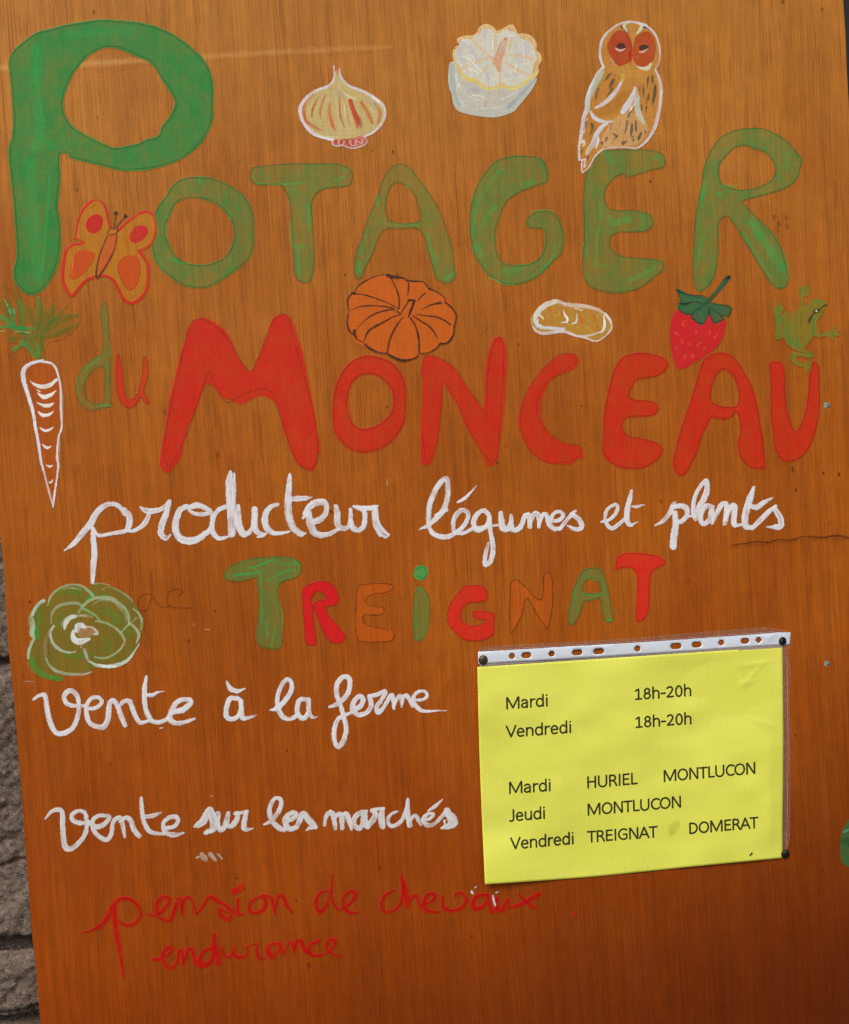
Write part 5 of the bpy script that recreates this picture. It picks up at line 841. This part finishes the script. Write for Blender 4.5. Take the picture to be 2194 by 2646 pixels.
def px_mesh(name, V2, faces, hf, smooth=True):
    X = np.array([p[0] for p in V2]); Y = np.array([p[1] for p in V2]); Z = hf(X, Y)*np.ones(len(X)); u, v = to_board(X, Y, Z)
    me = bpy.data.meshes.new(name); me.from_pydata(list(zip(u.tolist(), v.tolist(), Z.tolist())), [], faces)
    bm = bmesh.new(); bm.from_mesh(me); bmesh.ops.recalc_face_normals(bm, faces=bm.faces)
    if sum(f.normal.z for f in bm.faces) < 0: bmesh.ops.reverse_faces(bm, faces=bm.faces)
    bm.to_mesh(me); bm.free()
    if smooth:
        for p in me.polygons: p.use_smooth = True
    me.update(); return me
m_st, t, b = nmat('white_strip_film'); b.inputs['Base Color'].default_value = (.70, .76, .84, 1); b.inputs['Roughness'].default_value = .28; b.inputs['Coat Weight'].default_value = .3
ov = N(t, 'ShaderNodeTexCoord').outputs['Object']
t.links.new(mixc(t, mr(t, noise(t, ov, 60, 200, 60, 1, 3), .3, .75, 0, .5), (.70, .755, .83), (.60, .64, .72)), b.inputs['Base Color'])
bu = N(t, 'ShaderNodeBump', {'Strength': .25, 'Distance': .0006, 'Height': noise(t, ov, 70, 110, 70, 1, 3)}); t.links.new(bu.outputs[0], b.inputs['Normal'])
o = link('punched_strip', px_mesh('punched_strip', vv, fk, strip_h), None, m_st, 'white strip with eleven punched holes'); onfix(o, sleeve, 1640, 1700)
sm = o.modifiers.new('thickness', 'SOLIDIFY'); sm.thickness = .0003; sm.offset = -1
# clear film: the pocket, its upper flap and the right-hand margin
def film_mat(name, al, tint, cr):
    m, t, b = nmat(name); ov = N(t, 'ShaderNodeTexCoord').outputs['Object']
    cz = N(t, 'ShaderNodeTexNoise', {'Vector': N(t, 'ShaderNodeMapping', {0: ov, 3: (150, 130, 1)}).outputs[0], 'Scale': 1.0, 'Detail': 4.0, 'Distortion': 1.5}).outputs[0]
    rid = mr(t, mth(t, 'ABSOLUTE', mth(t, 'SUBTRACT', cz, .5)), 0.0, .03, 1, 0)
    b.inputs['Base Color'].default_value = (*tint, 1); b.inputs['Roughness'].default_value = .16; b.inputs['Specular IOR Level'].default_value = .6
    t.links.new(mth(t, 'ADD', al, mth(t, 'MULTIPLY', rid, cr)), b.inputs['Alpha'])
    bu = N(t, 'ShaderNodeBump', {'Strength': .5, 'Distance': .001, 'Height': cz}); t.links.new(bu.outputs[0], b.inputs['Normal'])
    return m
m_film = film_mat('clear_film', .17, (.40, .30, .25), .16); m_pf = film_mat('clear_film_over_paper', .015, (.8, .8, .8), .0)
def grid_px(name, fx, na, nb, hf):
    s, t_ = np.meshgrid(np.linspace(0, 1, na), np.linspace(0, 1, nb)); X, Y = fx(s, t_); Z = hf(X, Y); u, v = to_board(X, Y, Z); return grid_mesh(name, np.stack((u, v, Z), -1))[0]
def f_top(s, t_):
    X = 1239+s*(2036-1239); yb_ = np.interp(X, [p[0] for p in OUT[:10]], [p[1] for p in OUT[:10]])
    w = np.interp(X, [1239, 1260, 1500, 1650, 1720, 1900, 1950, 1985, 2010, 2036], [12, 13, 12, 12, 15, 16, 17, 15, 8, 3]); return X, yb_+1.5-t_*(w+1.5)
o = link('upper_flap', grid_px('upper_flap', f_top, 260, 8, lambda x, y: .0012+.0008*vn(x/9, y/7, 3)+.0008*vn(x/30, y/20, 4)), None, m_film, 'crinkled clear flap above the hole strip'); onfix(o, sleeve, 1640, 1700)
def f_right(s, t_):
    Y = 1666.5+t_*(2199-1666.5); xl = np.interp(Y, [1666, 1700, 1960, 2217], [2020, 2021.5, 2023.5, 2021])
    xr = np.interp(Y, [1666, 1700, 1735, 1780, 1815, 1870, 1990, 2120, 2164, 2180, 2199], [2040.5, 2040, 2043.5, 2041, 2039.5, 2042.5, 2043, 2042.5, 2042, 2039, 2033]); return lerp(xl, xr, s), Y
o = link('side_margin', grid_px('side_margin', f_right, 12, 220, lambda x, y: .0012+.0009*vn(x/6, y/11, 8)+.0007*vn(x/14, y/34, 9)), None, m_film, 'crinkled clear margin right of the yellow sheet'); onfix(o, sleeve, 1640, 1700)
def f_gap(s, t_):
    X = 1239+s*(2024-1239); yt = np.interp(X, [p[0] for p in OUT[12:21]][::-1], [p[1] for p in OUT[12:21]][::-1]); yb_ = lerp(PTL[1], PTR[1], (X-PTL[0])/(PTR[0]-PTL[0])); return X, lerp(yt-2, yb_+2.5, t_)
m_gap = film_mat('hazy_weld_film', .62, (.42, .36, .34), .12)
o = link('weld_band', grid_px('weld_band', f_gap, 200, 4, lambda x, y: .0011+.0003*vn(x/6, y/4, 12)), None, m_gap, 'hazy welded band between hole strip and sheet'); onfix(o, sleeve, 1640, 1700)
def f_front(s, t_):
    X, Y = quad(.006+s*.994, .003+t_*.985); return X, Y
o = link('front_film', grid_px('front_film', f_front, 110, 80, lambda x, y: sheet_h(x, y)+.0006+.0002*vn(x/40, y/40, 21)), None, m_pf); onfix(o, sleeve, 1640, 1700)
# weld beads
bm = bmesh.new(); rr = random.Random(4)
def bead(x, y, h, r=.00042):
    p = bp(x, y, h); bmesh.ops.create_icosphere(bm, subdivisions=1, radius=r, matrix=Matrix.Translation(p) @ Matrix.Diagonal((1, 1, .6, 1)))
y = 1700
while y < 2190: bead(np.interp(y, [1700, 1960, 2190], [2034, 2036.5, 2033])+rr.uniform(-.3, .3), y, .0022); y += 3.0
x = 1240
while x < 2000:
    bead(x, np.interp(x, [p[0] for p in OUT[:10]], [p[1] for p in OUT[:10]])-2.6, .0021, .00036); bead(x+1, np.interp(x, [p[0] for p in OUT[12:21]][::-1], [p[1] for p in OUT[12:21]][::-1])+3.4, .0016, .00030); x += 3.1
me = bpy.data.meshes.new('weld_dots'); bm.to_mesh(me); bm.free()
m_wd, t, b = nmat('weld_plastic'); b.inputs['Base Color'].default_value = (.62, .56, .52, 1); b.inputs['Roughness'].default_value = .25; b.inputs['Alpha'].default_value = .55
o = tag(link('weld_dots', me, None, m_wd), kind='stuff'); onfix(o, sleeve, 1640, 1700)

# drawing pins
m_pin, t, b = nmat('aged_brass'); ov = N(t, 'ShaderNodeTexCoord').outputs['Object']
n = noise(t, ov, 500, 500, 500, 1, 3); t.links.new(mixc(t, mr(t, n, .3, .7), (.045, .038, .020), (.13, .11, .065)), b.inputs['Base Color']); b.inputs['Metallic'].default_value = .75; b.inputs['Roughness'].default_value = .45
bu = N(t, 'ShaderNodeBump', {'Strength': .7, 'Distance': .0006, 'Height': noise(t, ov, 420, 420, 420, 1, 2)}); t.links.new(bu.outputs[0], b.inputs['Normal'])
for i, (x, y, rx, lab, tilt) in enumerate(((1248, 1704.5, 12.2, 'domed brass drawing pin at the left end of the white hole strip', (0, 0)), (2020.7, 1655.8, 10.8, 'dark domed drawing pin at the top right corner of the yellow sheet', (-.12, .18)), (2027.8, 2205.3, 11.4, 'blackened drawing pin at the bottom right corner of the yellow sheet', (.05, .05)))):
    r = rx*.000376; pr = bp(x, y); hz = .0017 if i < 2 else .0014
    root = empty('drawing_pin', BM @ Matrix.Translation((pr.x, pr.y, hz)) @ Matrix.Rotation(tilt[0], 4, 'X') @ Matrix.Rotation(tilt[1], 4, 'Y')); tag(root, lab, 'drawing pin', 'drawing pins holding the yellow sheet')
    prof = [(r*.93, -.0001), (r, .0002), (r*.985, .0006), (r*.90, .0012), (r*.74, .0018), (r*.52, .0022), (r*.27, .00245)]
    mm = m_pin
    if i:
        mm = m_pin.copy(); 
        mx_ = [q for q in mm.node_tree.nodes if q.bl_idname == 'ShaderNodeMix'][0]; mx_.inputs[6].default_value = (.012, .013, .010, 1); mx_.inputs[7].default_value = (.045, .040, .026, 1)
    link('pin_head', disc_mesh('pin_head', prof, 32, .012, i), root, mm)
    sh = disc_mesh('pin_shank', [(.0003, -.008), (.0006, -.006), (.0006, 0)], 10); link('pin_shank', sh, root, mm)

# ================================================================ stone wall, door behind, ground
def mat_stone(name, base, b2, sc_=1.0):
    m, t, b = nmat(name); ov = N(t, 'ShaderNodeTexCoord').outputs['Object']
    a = noise(t, ov, 8, 8, 8, sc_, 6, .6); g = noise(t, ov, 170, 170, 170, sc_, 4, .7); d = noise(t, ov, 45, 45, 45, sc_, 4, .6)
    c = mixc(t, mr(t, a, .35, .65), base, b2); c = mixc(t, mr(t, d, .40, .62, 0, .6), c, (.185, .120, .088)); c = mixc(t, mr(t, g, .54, .66, 0, .7), c, (.36, .29, .25)); c = mixc(t, mr(t, g, .47, .38, 0, .8), c, (.055, .044, .036))
    sp = N(t, 'ShaderNodeTexVoronoi', {'Vector': ov, 'Scale': 420.0*sc_}); c = mixc(t, mr(t, sp.outputs[0], .16, .05, 0, .6), c, (.55, .52, .5))
    t.links.new(c, b.inputs['Base Color']); b.inputs['Roughness'].default_value = .85; b.inputs['Specular IOR Level'].default_value = .3
    hh = mth(t, 'ADD', mth(t, 'MULTIPLY', g, .5), d); bu = N(t, 'ShaderNodeBump', {'Strength': .8, 'Distance': .005, 'Height': hh}); t.links.new(bu.outputs[0], b.inputs['Normal'])
    return m
M_S1 = mat_stone('granite_pinkish', (.200, .150, .118), (.160, .124, .098)); M_S2 = mat_stone('granite_grey', (.140, .118, .096), (.108, .094, .074)); M_MOR = mat_stone('lime_mortar', (.070, .058, .046), (.050, .042, .034), 2.0)
WY = .215                                             # wall face; the board's top edge touches it
wall = empty('stone_wall', Matrix.Translation((-.6, WY, 0))); tag(wall, 'rough pinkish grey granite wall behind the sign board', 'stone wall')
from mathutils import noise as MN
def stone(x0, x1, z0, z1, seed, hi, mat, skew=0.0):
    rr = random.Random(seed); step = .003 if hi else .03
    nx_ = max(int((x1-x0)/step), 4); nz_ = max(int((z1-z0)/step), 4)
    xs = np.linspace(0, 1, nx_+1); zs = np.linspace(0, 1, nz_+1); P = np.zeros((nz_+1, nx_+1, 3)); pr = rr.uniform(-.008, .012)
    off = Vector((seed*3.1, seed*1.7, 0))
    for i, b_ in enumerate(zs):
        for j, a in enumerate(xs):
            x = x0+(x1-x0)*a; z = z0+(z1-z0)*b_+skew*(a-.5)
            w1 = MN.noise(Vector((x*14, z*14, seed)))*.007
            e = min(a*(x1-x0), (1-a)*(x1-x0), b_*(z1-z0), (1-b_)*(z1-z0)); rd = .009
            drop = 0 if e > rd else (rd-e)**2/rd*1.9
            q = Vector((x*9, z*9, 0))+off
            h = MN.fractal(q, 1.0, 2.0, 3)*.006 + (MN.fractal(q*6, .55, 2.1, 6)*.0042 if hi else 0)
            if hi: h -= .006*math.exp(-((z-CRK-.006*MN.noise(Vector((x*25, 3, 1)))-(x-XL)*.05)/.0022)**2)
            P[i, j] = (x+w1*(.5 if e > 0 else 1.2)-(-.6), -pr-h+drop, z+w1)
    me, _ = grid_mesh('stone', P[::-1]); me.flip_normals() if me.polygons[len(me.polygons)//2].normal.y > 0 else None
    return link('stone', me, wall, mat)
def zc(py, px=30):                                    # height on the wall seen at picture pixel (px, py)
    d = cd*FPX + CR*(px-IW/2) - CU*(py-IH/2); tt = (WY-cpos.y)/d.y; p = cpos+d*tt; return p.x, p.z
XL = zc(1900, 0)[0]; JZ = [zc(p)[1] for p in (2600, 2440, 1705, 1230)]; CRK = zc(2236)[1]
rz = [0.0, JZ[0]-.16 if JZ[0] > .2 else .04, JZ[0], JZ[1], JZ[2], JZ[3], JZ[3]+.2, JZ[3]+.42, JZ[3]+.6, JZ[3]+.85]
rz = sorted(set(z for z in rz if z >= 0)); rg = random.Random(11); sid = 0
for k, (za, zb) in enumerate(zip(rz[:-1], rz[1:])):
    x = -2.0+rg.uniform(0, .2)
    cuts = [x]
    while cuts[-1] < .10: cuts.append(cuts[-1]+rg.uniform(.28, .52))
    cuts = [c_ for c_ in cuts if not (XL-.07 < c_ < XL+.12)] ; cuts[-1] = .16
    for a, b_ in zip(cuts[:-1], cuts[1:]):
        hi = a < XL+.12 and b_ > XL-.02; sid += 1; g_ = .0045 if hi else .007
        if hi: b_ = min(b_, XL+.30); a = max(a, XL-.22)
        for (aa, bb, hh) in ([(a, b_, True)] if hi else [(a, b_, False)]):
            stone(aa+g_, bb-g_, za+g_*.6, zb-g_*.6, sid, hh, M_S2 if k in (0, 1, 2) and True and (sid % 3) else M_S1, skew=(.02 if abs(za-JZ[0]) < 1e-6 else 0))
bm = bmesh.new(); bmesh.ops.create_cube(bm, size=1, matrix=Matrix.Translation((-.4, .20, 1.0)) @ Matrix.Diagonal((2.5, .36, 2.0, 1)))
bmesh.ops.subdivide_edges(bm, edges=bm.edges, cuts=2, use_grid_fill=True); me = bpy.data.meshes.new('mortar'); bm.to_mesh(me); bm.free(); link('mortar', me, wall, M_MOR)
# dark boarded door right of the wall, just visible past the board's top right corner
door = empty('boarded_door', Matrix.Translation((.75, WY+.06, 0))); tag(door, 'near black boarded door glimpsed past the upper right edge of the sign', 'door')
m_d, t, b = nmat('blackened_wood'); ov = N(t, 'ShaderNodeTexCoord').outputs['Object']; t.links.new(mixc(t, mr(t, noise(t, ov, 90, 90, 4, 1, 4), .3, .7), (.010, .009, .008), (.026, .023, .020)), b.inputs['Base Color']); b.inputs['Roughness'].default_value = .8
bm = bmesh.new(); bmesh.ops.create_cube(bm, size=1, matrix=Matrix.Translation((0, 0, 1.0)) @ Matrix.Diagonal((.116, .028, 2.0, 1))); bmesh.ops.bevel(bm, geom=bm.edges[:], offset=.003, segments=2, affect='EDGES')
me = bpy.data.meshes.new('door_board'); bm.to_mesh(me); bm.free(); me.materials.append(m_d)
for i in range(9):
    o = bpy.data.objects.new('door_board', me); COL.objects.link(o); o.parent = door; o.location = (-.48+i*.12, 0, 0)
m_g, t, b = nmat('gravelly_ground'); ov = N(t, 'ShaderNodeTexCoord').outputs['Object']
c = mixc(t, mr(t, noise(t, ov, 1, 1, 1, 60, 5, .7), .35, .65), (.10, .09, .075), (.22, .20, .17)); t.links.new(c, b.inputs['Base Color']); b.inputs['Roughness'].default_value = .9
bu = N(t, 'ShaderNodeBump', {'Strength': .8, 'Distance': .01, 'Height': noise(t, ov, 1, 1, 1, 70, 5, .7)}); t.links.new(bu.outputs[0], b.inputs['Normal'])
me, _ = grid_mesh('ground', np.stack((*np.meshgrid(np.linspace(-150, 150, 40), np.linspace(150, -150, 40)), np.zeros((40, 40))), -1)); o = tag(link('ground', me, None, m_g), kind='structure')
print('tris', sum(len(p.vertices)-2 for ob in COL.objects if ob.type == 'MESH' for p in ob.data.polygons))
